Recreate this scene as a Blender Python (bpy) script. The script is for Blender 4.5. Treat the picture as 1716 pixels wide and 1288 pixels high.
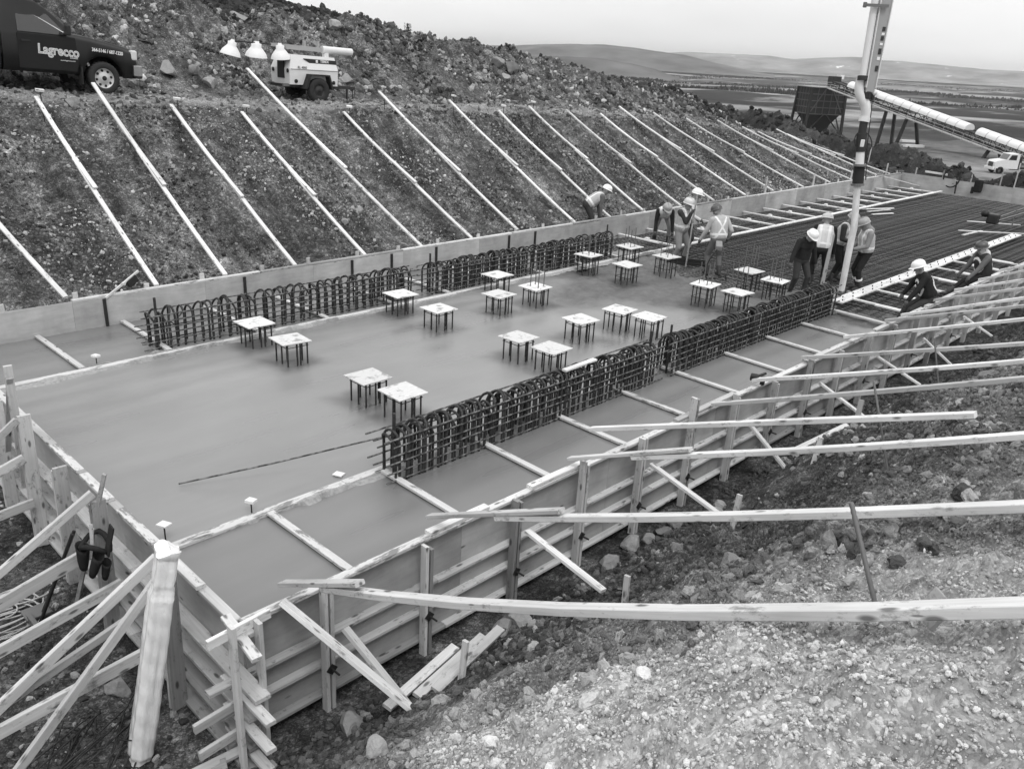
import bpy, bmesh, math, random
import numpy as np
from mathutils import Vector, Matrix, Euler
random.seed(7); RNG = np.random.default_rng(11)
for o in list(bpy.data.objects): bpy.data.objects.remove(o)
S = bpy.context.scene; COL = S.collection
PI = math.pi; rad = math.radians
# ------------------------------------------------------------------ camera
cam = bpy.data.cameras.new('camera'); cam.sensor_width = 36.0; cam.lens = 36*1397.94/1716
cam.clip_start = 0.05; cam.clip_end = 20000
CAM = bpy.data.objects.new('camera', cam); COL.objects.link(CAM)
cr, cu, cf = Vector((.70274036,-.70952771,.05221501)), Vector((.23049267,.29649241,.92680385)), Vector((.67307437,.6392673,-.37189812))
CAMLOC = Vector((-2.644,-5.442,5.0))
CAM.matrix_world = Matrix(((cr.x,cu.x,-cf.x,CAMLOC.x),(cr.y,cu.y,-cf.y,CAMLOC.y),(cr.z,cu.z,-cf.z,CAMLOC.z),(0,0,0,1)))
S.camera = CAM
# ------------------------------------------------------------------ sky: bright overcast, monochrome
wd = bpy.data.worlds.new('World'); S.world = wd; wd.use_nodes = True
nt = wd.node_tree; nt.nodes.clear(); L = nt.links.new
out = nt.nodes.new('ShaderNodeOutputWorld'); bg = nt.nodes.new('ShaderNodeBackground'); bg.inputs[1].default_value = 0.1
sky = nt.nodes.new('ShaderNodeTexSky'); sky.sky_type = 'NISHITA'; sky.sun_disc = False
SUN_EL, SUN_AZ = rad(58), rad(205)
sky.sun_elevation = SUN_EL; sky.sun_rotation = SUN_AZ; sky.dust_density = 4
bw = nt.nodes.new('ShaderNodeRGBToBW'); L(sky.outputs[0], bw.inputs[0])
tc = nt.nodes.new('ShaderNodeTexCoord'); sx = nt.nodes.new('ShaderNodeSeparateXYZ'); L(tc.outputs['Generated'], sx.inputs[0])
def wmath(op, a, b=None, c=None):
    n = nt.nodes.new('ShaderNodeMath'); n.operation = op
    for i, v in enumerate((a, b, c)):
        if v is None: continue
        if hasattr(v, 'default_value'): L(v, n.inputs[i])
        else: n.inputs[i].default_value = v
    return n.outputs[0]
el = wmath('MAXIMUM', sx.outputs['Z'], 0.0)
grad = wmath('MULTIPLY_ADD', el, 6.5, 10.4)                      # overcast: brighter overhead than at the horizon
nz = nt.nodes.new('ShaderNodeTexNoise'); nz.inputs['Scale'].default_value = 3.4; nz.inputs['Detail'].default_value = 4
mp = nt.nodes.new('ShaderNodeMapping'); mp.inputs['Scale'].default_value = (1,1,5); L(tc.outputs['Generated'], mp.inputs[0]); L(mp.outputs[0], nz.inputs['Vector'])
cl = wmath('MULTIPLY_ADD', nz.outputs[0], 0.34, 0.83)
oc = wmath('MULTIPLY', grad, cl)
mixv = wmath('ADD', wmath('MULTIPLY', oc, 0.9), wmath('MULTIPLY', bw.outputs[0], 0.1))
L(mixv, bg.inputs[0]); L(bg.outputs[0], out.inputs[0])
# ------------------------------------------------------------------ sun (veiled by cloud) and exposure
sl = bpy.data.lights.new('sun', 'SUN'); sl.energy = 1.1; sl.angle = rad(20); sl.color = (1,1,1)
SUN = bpy.data.objects.new('sun', sl); COL.objects.link(SUN)
sd = Vector((math.sin(SUN_AZ)*math.cos(SUN_EL), math.cos(SUN_AZ)*math.cos(SUN_EL), math.sin(SUN_EL)))
SUN.rotation_euler = sd.to_track_quat('Z','Y').to_euler()
vs = S.view_settings; vs.view_transform = 'Standard'; vs.look = 'None'; vs.gamma = 1; vs.exposure = 0; vs.use_curve_mapping = False
S.render.engine = 'CYCLES'; S.cycles.max_bounces = 6; S.cycles.diffuse_bounces = 3; S.cycles.glossy_bounces = 2; S.cycles.transmission_bounces = 4; S.cycles.volume_bounces = 0
# ------------------------------------------------------------------ materials (the photograph is monochrome: greys only)
MATS = {}
class NT:
    def __init__(s, name, rough=.7, spec=.3, metal=0):
        s.m = bpy.data.materials.new(name); s.m.use_nodes = True; s.t = s.m.node_tree
        s.b = s.t.nodes['Principled BSDF']; s.b.inputs['Roughness'].default_value = rough
        s.b.inputs['Specular IOR Level'].default_value = spec; s.b.inputs['Metallic'].default_value = metal
        MATS[name] = s.m
    def n(s, typ, **kw):
        x = s.t.nodes.new(typ)
        for k, v in kw.items(): setattr(x, k, v)
        return x
    def link(s, a, b): s.t.links.new(a, b)
    def val(s, sock, v):
        if hasattr(v, 'default_value') and hasattr(v, 'node'): s.link(v, sock)
        else: sock.default_value = v
    def math(s, op, a, b=0., c=0., clamp=False):
        x = s.n('ShaderNodeMath', operation=op, use_clamp=clamp)
        s.val(x.inputs[0], a); s.val(x.inputs[1], b); s.val(x.inputs[2], c); return x.outputs[0]
    def mix(s, f, a, b):           # float mix
        x = s.n('ShaderNodeMix', data_type='FLOAT'); s.val(x.inputs[0], f); s.val(x.inputs[2], a); s.val(x.inputs[3], b); return x.outputs[0]
    def coord(s, which='Object', scale=(1,1,1), off=None):
        c = s.n('ShaderNodeTexCoord'); m = s.n('ShaderNodeMapping'); m.inputs['Scale'].default_value = scale
        s.link(c.outputs[which], m.inputs[0])
        if off is not None: s.link(off, m.inputs['Location'])
        return m.outputs[0]
    def noise(s, vec, scale, detail=4, rough=.55, dist=0):
        x = s.n('ShaderNodeTexNoise'); x.inputs['Scale'].default_value = scale; x.inputs['Detail'].default_value = detail
        x.inputs['Roughness'].default_value = rough; x.inputs['Distortion'].default_value = dist
        if vec is not None: s.link(vec, x.inputs['Vector'])
        return x.outputs[0]
    def voro(s, vec, scale, feat='F1'):
        x = s.n('ShaderNodeTexVoronoi', feature=feat); x.inputs['Scale'].default_value = scale
        if vec is not None: s.link(vec, x.inputs['Vector'])
        return x.outputs[0]
    def ramp(s, f, *stops):
        x = s.n('ShaderNodeValToRGB'); e = x.color_ramp.elements
        while len(e) < len(stops): e.new(.5)
        for q, (p, v) in zip(e, stops): q.position = p; q.color = (v, v, v, 1)
        s.link(f, x.inputs[0]); return x.outputs[0]
    def rnd(s): return s.n('ShaderNodeObjectInfo').outputs['Random']
    def base(s, v): s.val(s.b.inputs['Base Color'], v if hasattr(v, 'node') else (v, v, v, 1)); return s
    def rough(s, v): s.val(s.b.inputs['Roughness'], v); return s
    def bump(s, h, strength=.3, dist=.02):
        x = s.n('ShaderNodeBump'); x.inputs['Strength'].default_value = strength; x.inputs['Distance'].default_value = dist
        s.link(h, x.inputs['Height']); s.link(x.outputs[0], s.b.inputs['Normal']); return s
def plain(name, v, rough=.6, spec=.3, metal=0, var=.12, scale=6, bump=0):
    t = NT(name, rough, spec, metal); n = t.noise(t.coord(), scale, 5)
    t.base(t.math('MULTIPLY', t.math('MULTIPLY_ADD', n, 2*var, 1-var), v))
    if bump: t.bump(n, bump, .01)
    return t.m
def wood(name, v, knots=1.0, var=.25):
    t = NT(name, .75, .2); r = t.rnd()
    cx = t.n('ShaderNodeCombineXYZ'); off = t.math('MULTIPLY', r, 37.)
    for i in range(3): t.link(off, cx.inputs[i])
    g = t.noise(t.coord('Object', (.7, 26, 26), cx.outputs[0]), 1.6, 5, .6, .4)
    d = t.noise(t.coord('Object', (.5, 2, 2), cx.outputs[0]), 2.2, 4)
    kn = t.voro(t.coord('Object', (3.2, 9, 9), cx.outputs[0]), 1.1)
    k = t.ramp(kn, (.10, .28 if knots else 1), (.20, 1))
    tone = t.math('MULTIPLY_ADD', r, var, 1-var*.6)
    col = t.math('MULTIPLY', t.math('MULTIPLY_ADD', g, .60, .70), t.math('MULTIPLY_ADD', d, .9, .55))
    col = t.math('MULTIPLY', t.math('MULTIPLY', col, tone), k)
    mud = t.ramp(t.noise(t.coord('Object', (1, 2, 2), cx.outputs[0]), 5.5, 8, .75), (.56, 1), (.66, .45)); nail = t.ramp(t.voro(t.coord('Object', (2.6, 14, 14), cx.outputs[0]), 1.0), (.05, .35), (.09, 1))
    col = t.math('MULTIPLY', t.math('MULTIPLY', col, mud), nail)
    t.base(t.math('MULTIPLY', col, v)).bump(g, .25, .004); return t.m
wood('lumber', .52, 1, .4); wood('lumber_weathered', .32, 1, .4); wood('lumber_bright', .66, 1, .2)
# spattered lumber: cement splashed over the board
t = NT('lumber_spattered', .8, .2); n1 = t.noise(t.coord('Object', (1.2, 5, 5)), 3., 6, .7); r = t.rnd()
g = t.noise(t.coord('Object', (.7, 24, 24)), 1.6, 4); sp = t.ramp(t.math('ADD', n1, t.math('MULTIPLY_ADD', r, .1, -.05)), (.54, 0), (.62, 1))
t.base(t.mix(sp, t.math('MULTIPLY', t.math('MULTIPLY_ADD', g, .4, .8), .55), .22)).bump(n1, .4, .01)
# plywood sheets
t = NT('plywood', .7, .25); r = t.rnd(); cx = t.n('ShaderNodeCombineXYZ'); off = t.math('MULTIPLY', r, 53.)
for i in range(3): t.link(off, cx.inputs[i])
g = t.noise(t.coord('Object', (.5, 4, 4), cx.outputs[0]), 2.4, 6, .6, 1.2)
st = t.noise(t.coord('Object', (1, 1, 1), cx.outputs[0]), 1.4, 5, .6)
kn = t.ramp(t.voro(t.coord('Object', (1.2, 3.2, 3.2), cx.outputs[0]), 1.5), (.045, .3), (.10, 1))
col = t.math('MULTIPLY', t.math('MULTIPLY_ADD', g, .5, .75), t.math('MULTIPLY_ADD', st, 1.3, .36))
t.base(t.math('MULTIPLY', t.math('MULTIPLY', col, kn), t.math('MULTIPLY_ADD', r, .12, .30))).bump(g, .12, .004)
# pale plywood caps with smears
t = NT('cap_plywood', .7, .25); n1 = t.noise(t.coord('Object'), 7, 6, .65); n2 = t.noise(t.coord('Object', (1, 6, 1)), 6, 4); r = t.rnd()
ob = t.n('ShaderNodeObjectInfo'); vv = t.n('ShaderNodeVectorMath', operation='ADD'); co = t.n('ShaderNodeTexCoord')
t.link(co.outputs['Object'], vv.inputs[0]); cxx = t.n('ShaderNodeCombineXYZ'); t.link(t.math('MULTIPLY', r, 20.), cxx.inputs[0]); t.link(cxx.outputs[0], vv.inputs[1])
n3 = t.noise(vv.outputs[0], 5, 6, .65)
sp = t.ramp(n3, (.54, 0), (.64, .85))
t.base(t.mix(sp, t.math('MULTIPLY', t.math('MULTIPLY_ADD', n2, .5, .72), t.math('MULTIPLY_ADD', r, .16, .56)), .24))
# rebar steel
t = NT('rebar', .65, .4, .35); n1 = t.noise(t.coord('Object'), 14, 5); t.base(t.ramp(n1, (.3, .018), (.7, .07)))
t = NT('rebar_spattered', .7, .3, .2); n1 = t.noise(t.coord('Object'), 9, 6); t.base(t.ramp(n1, (.42, .04), (.62, .22)))
plain('steel_dark', .035, .5, .4, .4); plain('steel_grey', .16, .5, .4, .3)
plain('white_paint', .72, .45, .4, 0, .06, 3); plain('white_plastic', .78, .35, .5, 0, .05, 5); plain('grey_paint', .33, .45, .4, 0, .1, 3)
plain('black_rubber', .022, .8, .3, 0, .3, 12); plain('black_cloth', .025, .9, .1, 0, .4, 14, .3); plain('dark_cloth', .05, .9, .1, 0, .35, 10, .3)
plain('grey_cloth', .14, .9, .1, 0, .3, 9, .3); plain('mid_cloth', .24, .9, .1, 0, .2, 9, .3); plain('vest_cloth', .42, .85, .2, 0, .15, 9, .3); plain('pale_cloth', .60, .85, .2, 0, .12, 9, .3)
plain('reflective', .75, .4, .5, 0, .05); plain('skin', .26, .55, .4, 0, .12, 12); plain('glove', .10, .9, .1, 0, .3, 12); plain('boot', .05, .75, .3, 0, .5, 10)
plain('hat_white', .82, .3, .5, 0, .03); plain('hat_dark', .07, .35, .5, 0, .08); plain('hat_mid', .30, .35, .5, 0, .08); plain('hat_pale', .55, .35, .5, 0, .05)
# ------------------------------------------------------------------ helpers
ORD = ['first','second','third','fourth','fifth','sixth','seventh','eighth','ninth','tenth','eleventh','twelfth','thirteenth','fourteenth','fifteenth',
       'sixteenth','seventeenth','eighteenth','nineteenth','twentieth','twenty-first','twenty-second','twenty-third','twenty-fourth','twenty-fifth','twenty-sixth']
def tag(o, label=None, cat=None, group=None, kind=None):
    if label: o['label'] = label
    if cat: o['category'] = cat
    if group: o['group'] = group
    if kind: o['kind'] = kind
    return o
def thing(name, loc, label, cat, group=None, rot=(0,0,0)):
    o = bpy.data.objects.new(name, None); COL.objects.link(o); o.empty_display_size = .1
    o.matrix_basis = Matrix.Translation(Vector(loc)) @ Euler(rot).to_matrix().to_4x4()
    return tag(o, label, cat, group)
def chain(o):
    m = o.matrix_basis
    while o.parent: o = o.parent; m = o.matrix_basis @ m
    return m
def addobj(name, me, parent=None, world=None, local=None):
    o = bpy.data.objects.new(name, me); COL.objects.link(o)
    if parent: o.parent = parent
    if world is not None: o.matrix_basis = chain(parent).inverted() @ world if parent else world
    elif local is not None: o.matrix_basis = local
    return o
class MB:
    """collects shapes into one mesh"""
    def __init__(s): s.v = []; s.f = []; s.mi = []; s.sm = []
    def add(s, vs, fs, mi=0, smooth=False):
        k = len(s.v); s.v += [tuple(v) for v in vs]; s.f += [tuple(i+k for i in f) for f in fs]; s.mi += [mi]*len(fs); s.sm += [smooth]*len(fs); return s
    def box(s, c, d, R=None, mi=0, taper=1.0):
        x, y, z = d[0]/2, d[1]/2, d[2]/2; t = taper
        vs = [Vector((a*x*(t if e > 0 else 1), b*y*(t if e > 0 else 1), e*z)) for a in (-1,1) for b in (-1,1) for e in (-1,1)]
        if R is not None: vs = [R @ v for v in vs]
        vs = [v+Vector(c) for v in vs]
        return s.add(vs, [(0,1,3,2),(4,6,7,5),(0,4,5,1),(2,3,7,6),(0,2,6,4),(1,5,7,3)], mi)
    def cbox(s, c, d, ch=.02, R=None, mi=0):   # box with bevelled edges
        bm = bmesh.new(); bmesh.ops.create_cube(bm, size=1)
        for v in bm.verts: v.co = Vector((v.co.x*d[0], v.co.y*d[1], v.co.z*d[2]))
        bmesh.ops.bevel(bm, geom=list(bm.edges), offset=ch, segments=2, affect='EDGES', profile=.6)
        vs = [(R @ v.co if R is not None else v.co)+Vector(c) for v in bm.verts]; bm.verts.index_update()
        fs = [[v.index for v in f.verts] for f in bm.faces]; bm.free(); return s.add(vs, fs, mi)
    def beam(s, p0, p1, w, h, up=(0,0,1), mi=0):
        p0 = Vector(p0); p1 = Vector(p1); X = (p1-p0); ln = X.length; X.normalize(); Y = Vector(up).cross(X)
        if Y.length < 1e-4: Y = Vector((0,1,0)).cross(X)
        Y.normalize(); Z = X.cross(Y); R = Matrix((X, Y, Z)).transposed()
        return s.box((p0+p1)/2, (ln, w, h), R, mi)
    def tube(s, pts, r, n=6, cap=True, mi=0, smooth=True):
        pts = [Vector(p) for p in pts]; rs = r if isinstance(r, (list, tuple)) else [r]*len(pts)
        vs = []; prev = None
        for i, p in enumerate(pts):
            d = (pts[min(i+1, len(pts)-1)]-pts[max(i-1, 0)]).normalized()
            if prev is None:
                a = Vector((0,0,1)) if abs(d.z) < .9 else Vector((1,0,0)); u = d.cross(a).normalized()
            else: u = (prev-d*prev.dot(d)).normalized()
            prev = u; w = d.cross(u)
            for k in range(n): a = 2*PI*k/n; vs.append(p+(u*math.cos(a)+w*math.sin(a))*rs[i])
        fs = [(i*n+k, i*n+(k+1)%n, (i+1)*n+(k+1)%n, (i+1)*n+k) for i in range(len(pts)-1) for k in range(n)]
        s.add(vs, fs, mi, smooth)
        if cap: s.add(vs[:n], [tuple(range(n-1,-1,-1))], mi); s.add(vs[-n:], [tuple(range(n))], mi)
        return s
    def lathe(s, prof, n=16, c=(0,0,0), R=None, mi=0, smooth=True):
        vs = []
        for (r, z) in prof:
            for k in range(n): a = 2*PI*k/n; vs.append(Vector((r*math.cos(a), r*math.sin(a), z)))
        if R is not None: vs = [R @ v for v in vs]
        vs = [v+Vector(c) for v in vs]
        fs = [(i*n+k, i*n+(k+1)%n, (i+1)*n+(k+1)%n, (i+1)*n+k) for i in range(len(prof)-1) for k in range(n)]
        return s.add(vs, fs, mi, smooth)
    def ball(s, c, r, n=10, m=6, sc=(1,1,1), mi=0):
        vs = []; fs = []
        for i in range(m+1):
            th = PI*i/m
            for k in range(n): a = 2*PI*k/n; vs.append((c[0]+r*sc[0]*math.sin(th)*math.cos(a), c[1]+r*sc[1]*math.sin(th)*math.sin(a), c[2]+r*sc[2]*math.cos(th)))
        fs = [(i*n+k, (i+1)*n+k, (i+1)*n+(k+1)%n, i*n+(k+1)%n) for i in range(m) for k in range(n)]
        return s.add(vs, fs, mi, True)
    def prism(s, poly, y0, y1, mi=0, axis='y'):   # polygon in xz extruded along y
        n = len(poly)
        if axis == 'y': vs = [(a, y0, b) for a, b in poly]+[(a, y1, b) for a, b in poly]
        elif axis == 'x': vs = [(y0, a, b) for a, b in poly]+[(y1, a, b) for a, b in poly]
        else: vs = [(a, b, y0) for a, b in poly]+[(a, b, y1) for a, b in poly]
        fs = [tuple(range(n)), tuple(range(2*n-1, n-1, -1))]+[(i, n+i, n+(i+1)%n, (i+1)%n) for i in range(n)]
        return s.add(vs, fs, mi)
    def mesh(s, name, mats):
        me = bpy.data.meshes.new(name); me.from_pydata(s.v, [], s.f)
        if isinstance(mats, str): mats = [mats]
        for m in mats: me.materials.append(MATS[m])
        me.polygons.foreach_set('material_index', s.mi); me.polygons.foreach_set('use_smooth', s.sm); me.update()
        bm = bmesh.new(); bm.from_mesh(me); bmesh.ops.recalc_face_normals(bm, faces=bm.faces); bm.to_mesh(me); bm.free()
        return me
    def build(s, name, mats, parent=None, world=False, **kw):
        """world=True: coordinates are world ones"""
        me = s.mesh(name, mats)
        if world and parent is None:          # put the origin at the base of the shape
            a = np.array(s.v); c = Vector(((a[:,0].min()+a[:,0].max())/2, (a[:,1].min()+a[:,1].max())/2, a[:,2].min()))
            me.transform(Matrix.Translation(-c)); return addobj(name, me, None, Matrix.Translation(c), **kw)
        return addobj(name, me, parent, Matrix.Identity(4) if world else None, **kw)
_bm = {}
def board_mesh(Ln, w, t, mat, skew=0.0, sag=0.0):
    key = (round(Ln, 3), w, t, mat, round(skew, 3), round(sag, 3))
    if key in _bm: return _bm[key]
    c = .004; pr = [(-w/2+c,-t/2),(w/2-c,-t/2),(w/2,-t/2+c),(w/2,t/2-c),(w/2-c,t/2),(-w/2+c,t/2),(-w/2,t/2-c),(-w/2,-t/2+c)]
    ns = 7 if sag else 2
    b = MB(); vs = []
    for i in range(ns):
        f = i/(ns-1); x = (f-.5)*Ln
        for (a, e) in pr: vs.append((x+(skew*a if i in (0, ns-1) else 0), a, e-sag*4*f*(1-f)))
    fs = [tuple(range(7,-1,-1)), tuple(range(8*(ns-1), 8*ns))]+[(i*8+k, i*8+(k+1)%8, (i+1)*8+(k+1)%8, (i+1)*8+k) for i in range(ns-1) for k in range(8)]
    b.add(vs, fs); _bm[key] = b.mesh('board', mat); return _bm[key]
def board(p0, p1, w=.089, t=.038, mat='lumber', parent=None, name='board', up=(0,0,1), skew=0.0, sag=0.0):
    """timber from p0 to p1, w across, t along 'up'; local X runs along the grain"""
    p0 = Vector(p0); p1 = Vector(p1); X = p1-p0; ln = X.length; X.normalize(); Y = Vector(up).cross(X).normalized(); Z = X.cross(Y)
    M = Matrix((X, Y, Z)).transposed().to_4x4(); M.translation = (p0+p1)/2
    return addobj(name, board_mesh(ln, w, t, mat, skew, sag), parent, M)
# ------------------------------------------------------------------ noise
def _h(ix, iy, s):
    n = (ix.astype(np.int64)*374761393+iy.astype(np.int64)*668265263+s*1274126177) & 0x7fffffff
    n = ((n ^ (n >> 13))*1274126177) & 0x7fffffff
    return ((n ^ (n >> 16)) & 0xffff)/65535.0
def vnoise(x, y, s=0):
    ix = np.floor(x); iy = np.floor(y); fx = x-ix; fy = y-iy; fx = fx*fx*(3-2*fx); fy = fy*fy*(3-2*fy)
    a = _h(ix, iy, s); b = _h(ix+1, iy, s); c = _h(ix, iy+1, s); d = _h(ix+1, iy+1, s)
    return (a+(b-a)*fx)*(1-fy)+(c+(d-c)*fx)*fy-.5
def fbm(x, y, s=0, o=4, g=.5):
    r = 0; a = 1.
    for i in range(o): r = r+a*vnoise(x*2**i+17*i, y*2**i-9*i, s+i); a *= g
    return r
def sst(a, b, x): t = np.clip((x-a)/(b-a), 0, 1); return t*t*(3-2*t)
# ------------------------------------------------------------------ the ground
W = 9.736; LEN = 39.4; ZT = .52
BX = [-400,-12,5,12,20,27,31,36,40,44]; BZ = [3.8,3.6,3.42,3.2,3.0,2.75,2.4,1.95,1.6,1.3]
def bench(x): return np.interp(x, BX, BZ)
RX = [-60,0,6,13,17,20.6,22.6,25.8,28.7,33.3,37.3,40.8,44,50,58,75,200]; RZ = [6.2,6.3,6.1,5.72,5.8,5.45,5.25,4.9,4.6,4.16,3.69,2.85,2.2,.8,-3,-12,-15]
HX = [-200,0,16,32,36.6,41,47,53,60,75,100,160]; HZ = [14,11.6,9.3,7.9,7.6,7.2,6.2,5.0,2.6,-2,-10,-16]
EY = [-200,-20,-5,0,5.7,7.6,9.8,12,14.4,17.3,19.5,22.9,26]; EZ = [1.6,1.6,1.2,.85,.72,.2,.6,1.25,1.3,1.8,2.26,2.4,2.2]
def ground_z(x, y):
    x = np.asarray(x, float); y = np.asarray(y, float)
    zb = bench(x); n1 = fbm(x*.55, y*.55, 3, 3); n2 = fbm(x*1.9, y*1.9, 7, 4); n3 = fbm(x*7, y*7, 13, 2)+.45*(.35-np.abs(vnoise(x*11, y*11, 19)))*1.2+.5*fbm(x*17, y*17, 23, 2)
    # far bank, bench, rubble ridge, dark hillside
    t = np.clip((y-10.05)/5.2, 0, 1); zl_ = zb-.13-.30*np.exp(-((x-10.1)/1.3)**2); farb = .50+(zl_-.50)*t-.36*(1-t)**1.2-.30*np.sin(PI*t)-.03
    farb = farb+(n2*.26+n1*.18+n3*.075)*np.clip(t*4, 0, 1)
    lip = 1-sst(15.2, 17.0, y); be = zb+(n1*.12+n2*.09+n3*.05)-lip*(.13+.30*np.exp(-((x-10.1)/1.3)**2))
    rz = np.interp(x, RX, RZ); tt = sst(18.6+n1*1.2, 24.0, y)
    rub = be+(rz-zb)*(tt*.75+.25*np.clip((y-18.8)/5.2, 0, 1))+(n1*.8+n2*.45+n3*.13)*tt
    hz = np.interp(x, HX, HZ); th = np.clip((y-24)/36, 0, 1)
    dark = np.where(y > 24, rz-.9*sst(24, 27.5, y)+(hz-rz+.9)*th+(n1*.5+n2*.2)*sst(24, 26, y)*.8+(n1*.8+n2*.35+n3*.09)*(1-sst(24, 26, y)), rub)
    dark = np.where(y > 60, hz-(y-60)*.12, dark)
    z = np.where(y < 15.25, farb, np.where(y < 18.6, be, dark))
    z = np.where((y > 18) & (y <= 24), rub, z)
    z = np.where(y < 15.25, np.minimum(z, be+.15), z)
    # near bank and the trench beside the formwork
    yy = -y+n1*.35*sst(.8, 2.2, -y)
    nb = np.interp(yy, [0,.45,.75,1.25,2.5,3.2,3.75,4.7,5.3,8,200], [-.78,-.74,-.58,-.12,.95,1.62,2.12,2.86,3.16,3.4,3.6])
    nb = nb+(n1*.24+n2*.27+n3*.065)*sst(.5, 1.6, yy)+n3*.02
    nb = nb-.20*sst(.9, 2.2, x)*sst(3.2, 4.6, yy)
    nb = nb-.45*sst(4.5, 8, x)*sst(2.0, 4.2, yy)
    nb = np.where(x > 12, nb-(x-12)*.02*sst(2, 6, yy), nb)
    # pit floor
    pit = -.80+n2*.05+n3*.025
    z = np.where(y < -.05, nb, np.where(y < 10.05, pit, z))
    z = np.where((x < -.3) & (y >= -.05) & (y < 10.05), pit+np.clip(-5.0-x, 0, 5)*.7, z)
    # end of the excavation: low dark berm, then the drop to the yard
    ez = np.interp(y, EY, EZ); e = np.exp(-((x-44.5-n1*1.5)/2.2)**2)
    inner = np.where((y > -1) & (y < 10.2), np.interp(x, [39.0,39.5,40,42], [-.8,-.8,.25,.3]), z)
    zend = np.maximum(inner*(1-sst(41, 44, x))+sst(41, 44, x)*(ez-.9), (ez+n2*.5+n3*.12)*e+(-3)*(1-e))
    zend = np.maximum(zend, np.where(y > 18, dark-.2, -50))
    z = np.where(x > 39.2, zend, z)
    drop = np.interp(x, [44.5,50,62,85,260,420,900,2600,9000], [3,-.8,-5,-8.5,-8.8,-12,-19,-22,-22])+fbm(x*.01, y*.01, 31, 4)*np.clip((x-260)*.01, 0, 4)
    dropy = np.where(y > 60, np.maximum(drop, hz-(y-60)*.12), np.where(y > 26, np.maximum(drop, dark), drop))
    z = np.where(x > 44.5, np.where(y > 26, dropy, np.where(x > 46.5, np.minimum(z, drop), z)), z)
    z = np.where(y > 60, np.maximum(hz-(y-60)*.12, np.minimum(drop, -8.5)-8*sst(300, 900, y)+fbm(x*.01, y*.01, 31, 4)*2), z)
    z = np.where(y < -60, np.minimum(z, 3.6-(-60-y)*.05).clip(-20), z)
    return z
def seg(a, b, st): return list(np.arange(a, b-1e-6, st))
def geo(a, b, f): 
    r = []; s = a; d = f*.06*abs(a)
    while s < b: r.append(s); d *= 1.16; s += d
    return r
XS = [-v for v in geo(16, 3000, 1.)][::-1]+seg(-15.5,-4,.3)+seg(-4,6,.05)+seg(6,13,.085)+seg(13,46,.15)+seg(46,62,.5)+geo(62, 9000, .3)
YS = [-v for v in geo(16, 3000, 1.)][::-1]+seg(-15.5,-7,.3)+seg(-7,-.3,.05)+seg(-.3,10,.4)+seg(10,26,.12)+seg(26,70,.5)+geo(70, 9000, .3)
XS = np.array(XS); YS = np.array(YS); GX, GY = np.meshgrid(XS, YS, indexing='ij'); GZ = ground_z(GX, GY)
def grid_mesh(name, X, Y, Z):
    nx, ny = X.shape; me = bpy.data.meshes.new(name); me.vertices.add(nx*ny)
    me.vertices.foreach_set('co', np.stack([X, Y, Z], -1).astype(np.float32).ravel())
    idx = np.arange(nx*ny).reshape(nx, ny); q = np.stack([idx[:-1,:-1], idx[1:,:-1], idx[1:,1:], idx[:-1,1:]], -1).reshape(-1, 4)
    me.loops.add(q.size); me.loops.foreach_set('vertex_index', q.ravel().astype(np.int32)); me.polygons.add(len(q))
    me.polygons.foreach_set('loop_start', np.arange(0, q.size, 4, dtype=np.int32)); me.polygons.foreach_set('loop_total', np.full(len(q), 4, np.int32))
    me.update(); me.validate(); return me
me = grid_mesh('ground', GX, GY, GZ); me.polygons.foreach_set('use_smooth', np.ones(len(me.polygons), bool))
def pale_of(x, y):        # dry pale gravel on the crest of the near bank
    q = fbm(x*.7, y*.7, 41, 4)
    p = sst(2.0, 3.7, -y+q*2.4)*(.95+.5*q)
    p = p*(1-.80*sst(.5, 2.6, x+q*3.2)); f = sst(15.4, 16.4, y)*(1-sst(18.2, 19.5, y))*.45
    return np.clip(np.where(y < 0, p, f), 0, 1)
def heath_of(x, y):       # dark heath and turned-up peat
    a = sst(23.6, 25.5, y+fbm(x*.4, y*.4, 5, 3)*2.5)
    b = sst(40.3, 42.5, x+fbm(x*.5, y*.5, 9, 3)*2.)*(1-sst(52, 60, x))
    return np.clip(np.maximum(a, b*.8), 0, 1)
far = sst(58, 75, GX)+sst(130, 160, GY)*0
for nm, arr in (('pale', pale_of(GX, GY)), ('heath', heath_of(GX, GY)), ('mud', np.where(GY < 10, 1-sst(1.6, 3.0, -GY+fbm(GX*.8, GY*.8, 43, 3)*1.2), 0.)), ('plain', np.clip(np.maximum(sst(58, 75, GX), sst(75, 110, GY)), 0, 1))):
    at = me.attributes.new(nm, 'FLOAT', 'POINT'); at.data.foreach_set('value', arr.astype(np.float32).ravel())
t = NT('ground', .95, .15)
def attr(t, nm, typ='GEOMETRY'): x = t.n('ShaderNodeAttribute', attribute_name=nm, attribute_type=typ); return x.outputs['Fac']
co = t.coord()
a1 = t.noise(co, .55, 5, .6); a2 = t.noise(co, 3.2, 6, .65); a3 = t.noise(co, 21, 5, .7); vo = t.voro(co, 30)
def cells(sc):
    x = t.n('ShaderNodeTexVoronoi'); x.inputs['Scale'].default_value = sc; t.link(co, x.inputs['Vector']); s_ = t.n('ShaderNodeSeparateColor'); t.link(x.outputs['Color'], s_.inputs[0]); return s_.outputs[0], x.outputs['Distance']
cA, dA = cells(24); cB, dB = cells(75)
grit = t.math('ADD', t.math('MULTIPLY', t.math('POWER', cA, 4.), 1.1), t.math('ADD', t.math('MULTIPLY', t.math('POWER', cB, 3.), 1.0), .42))
soil = t.math('MULTIPLY', t.math('MULTIPLY', t.ramp(a2, (.3, .034), (.52, .090), (.75, .20)), t.math('MULTIPLY_ADD', a1, 2.0, .0)), grit)
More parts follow.
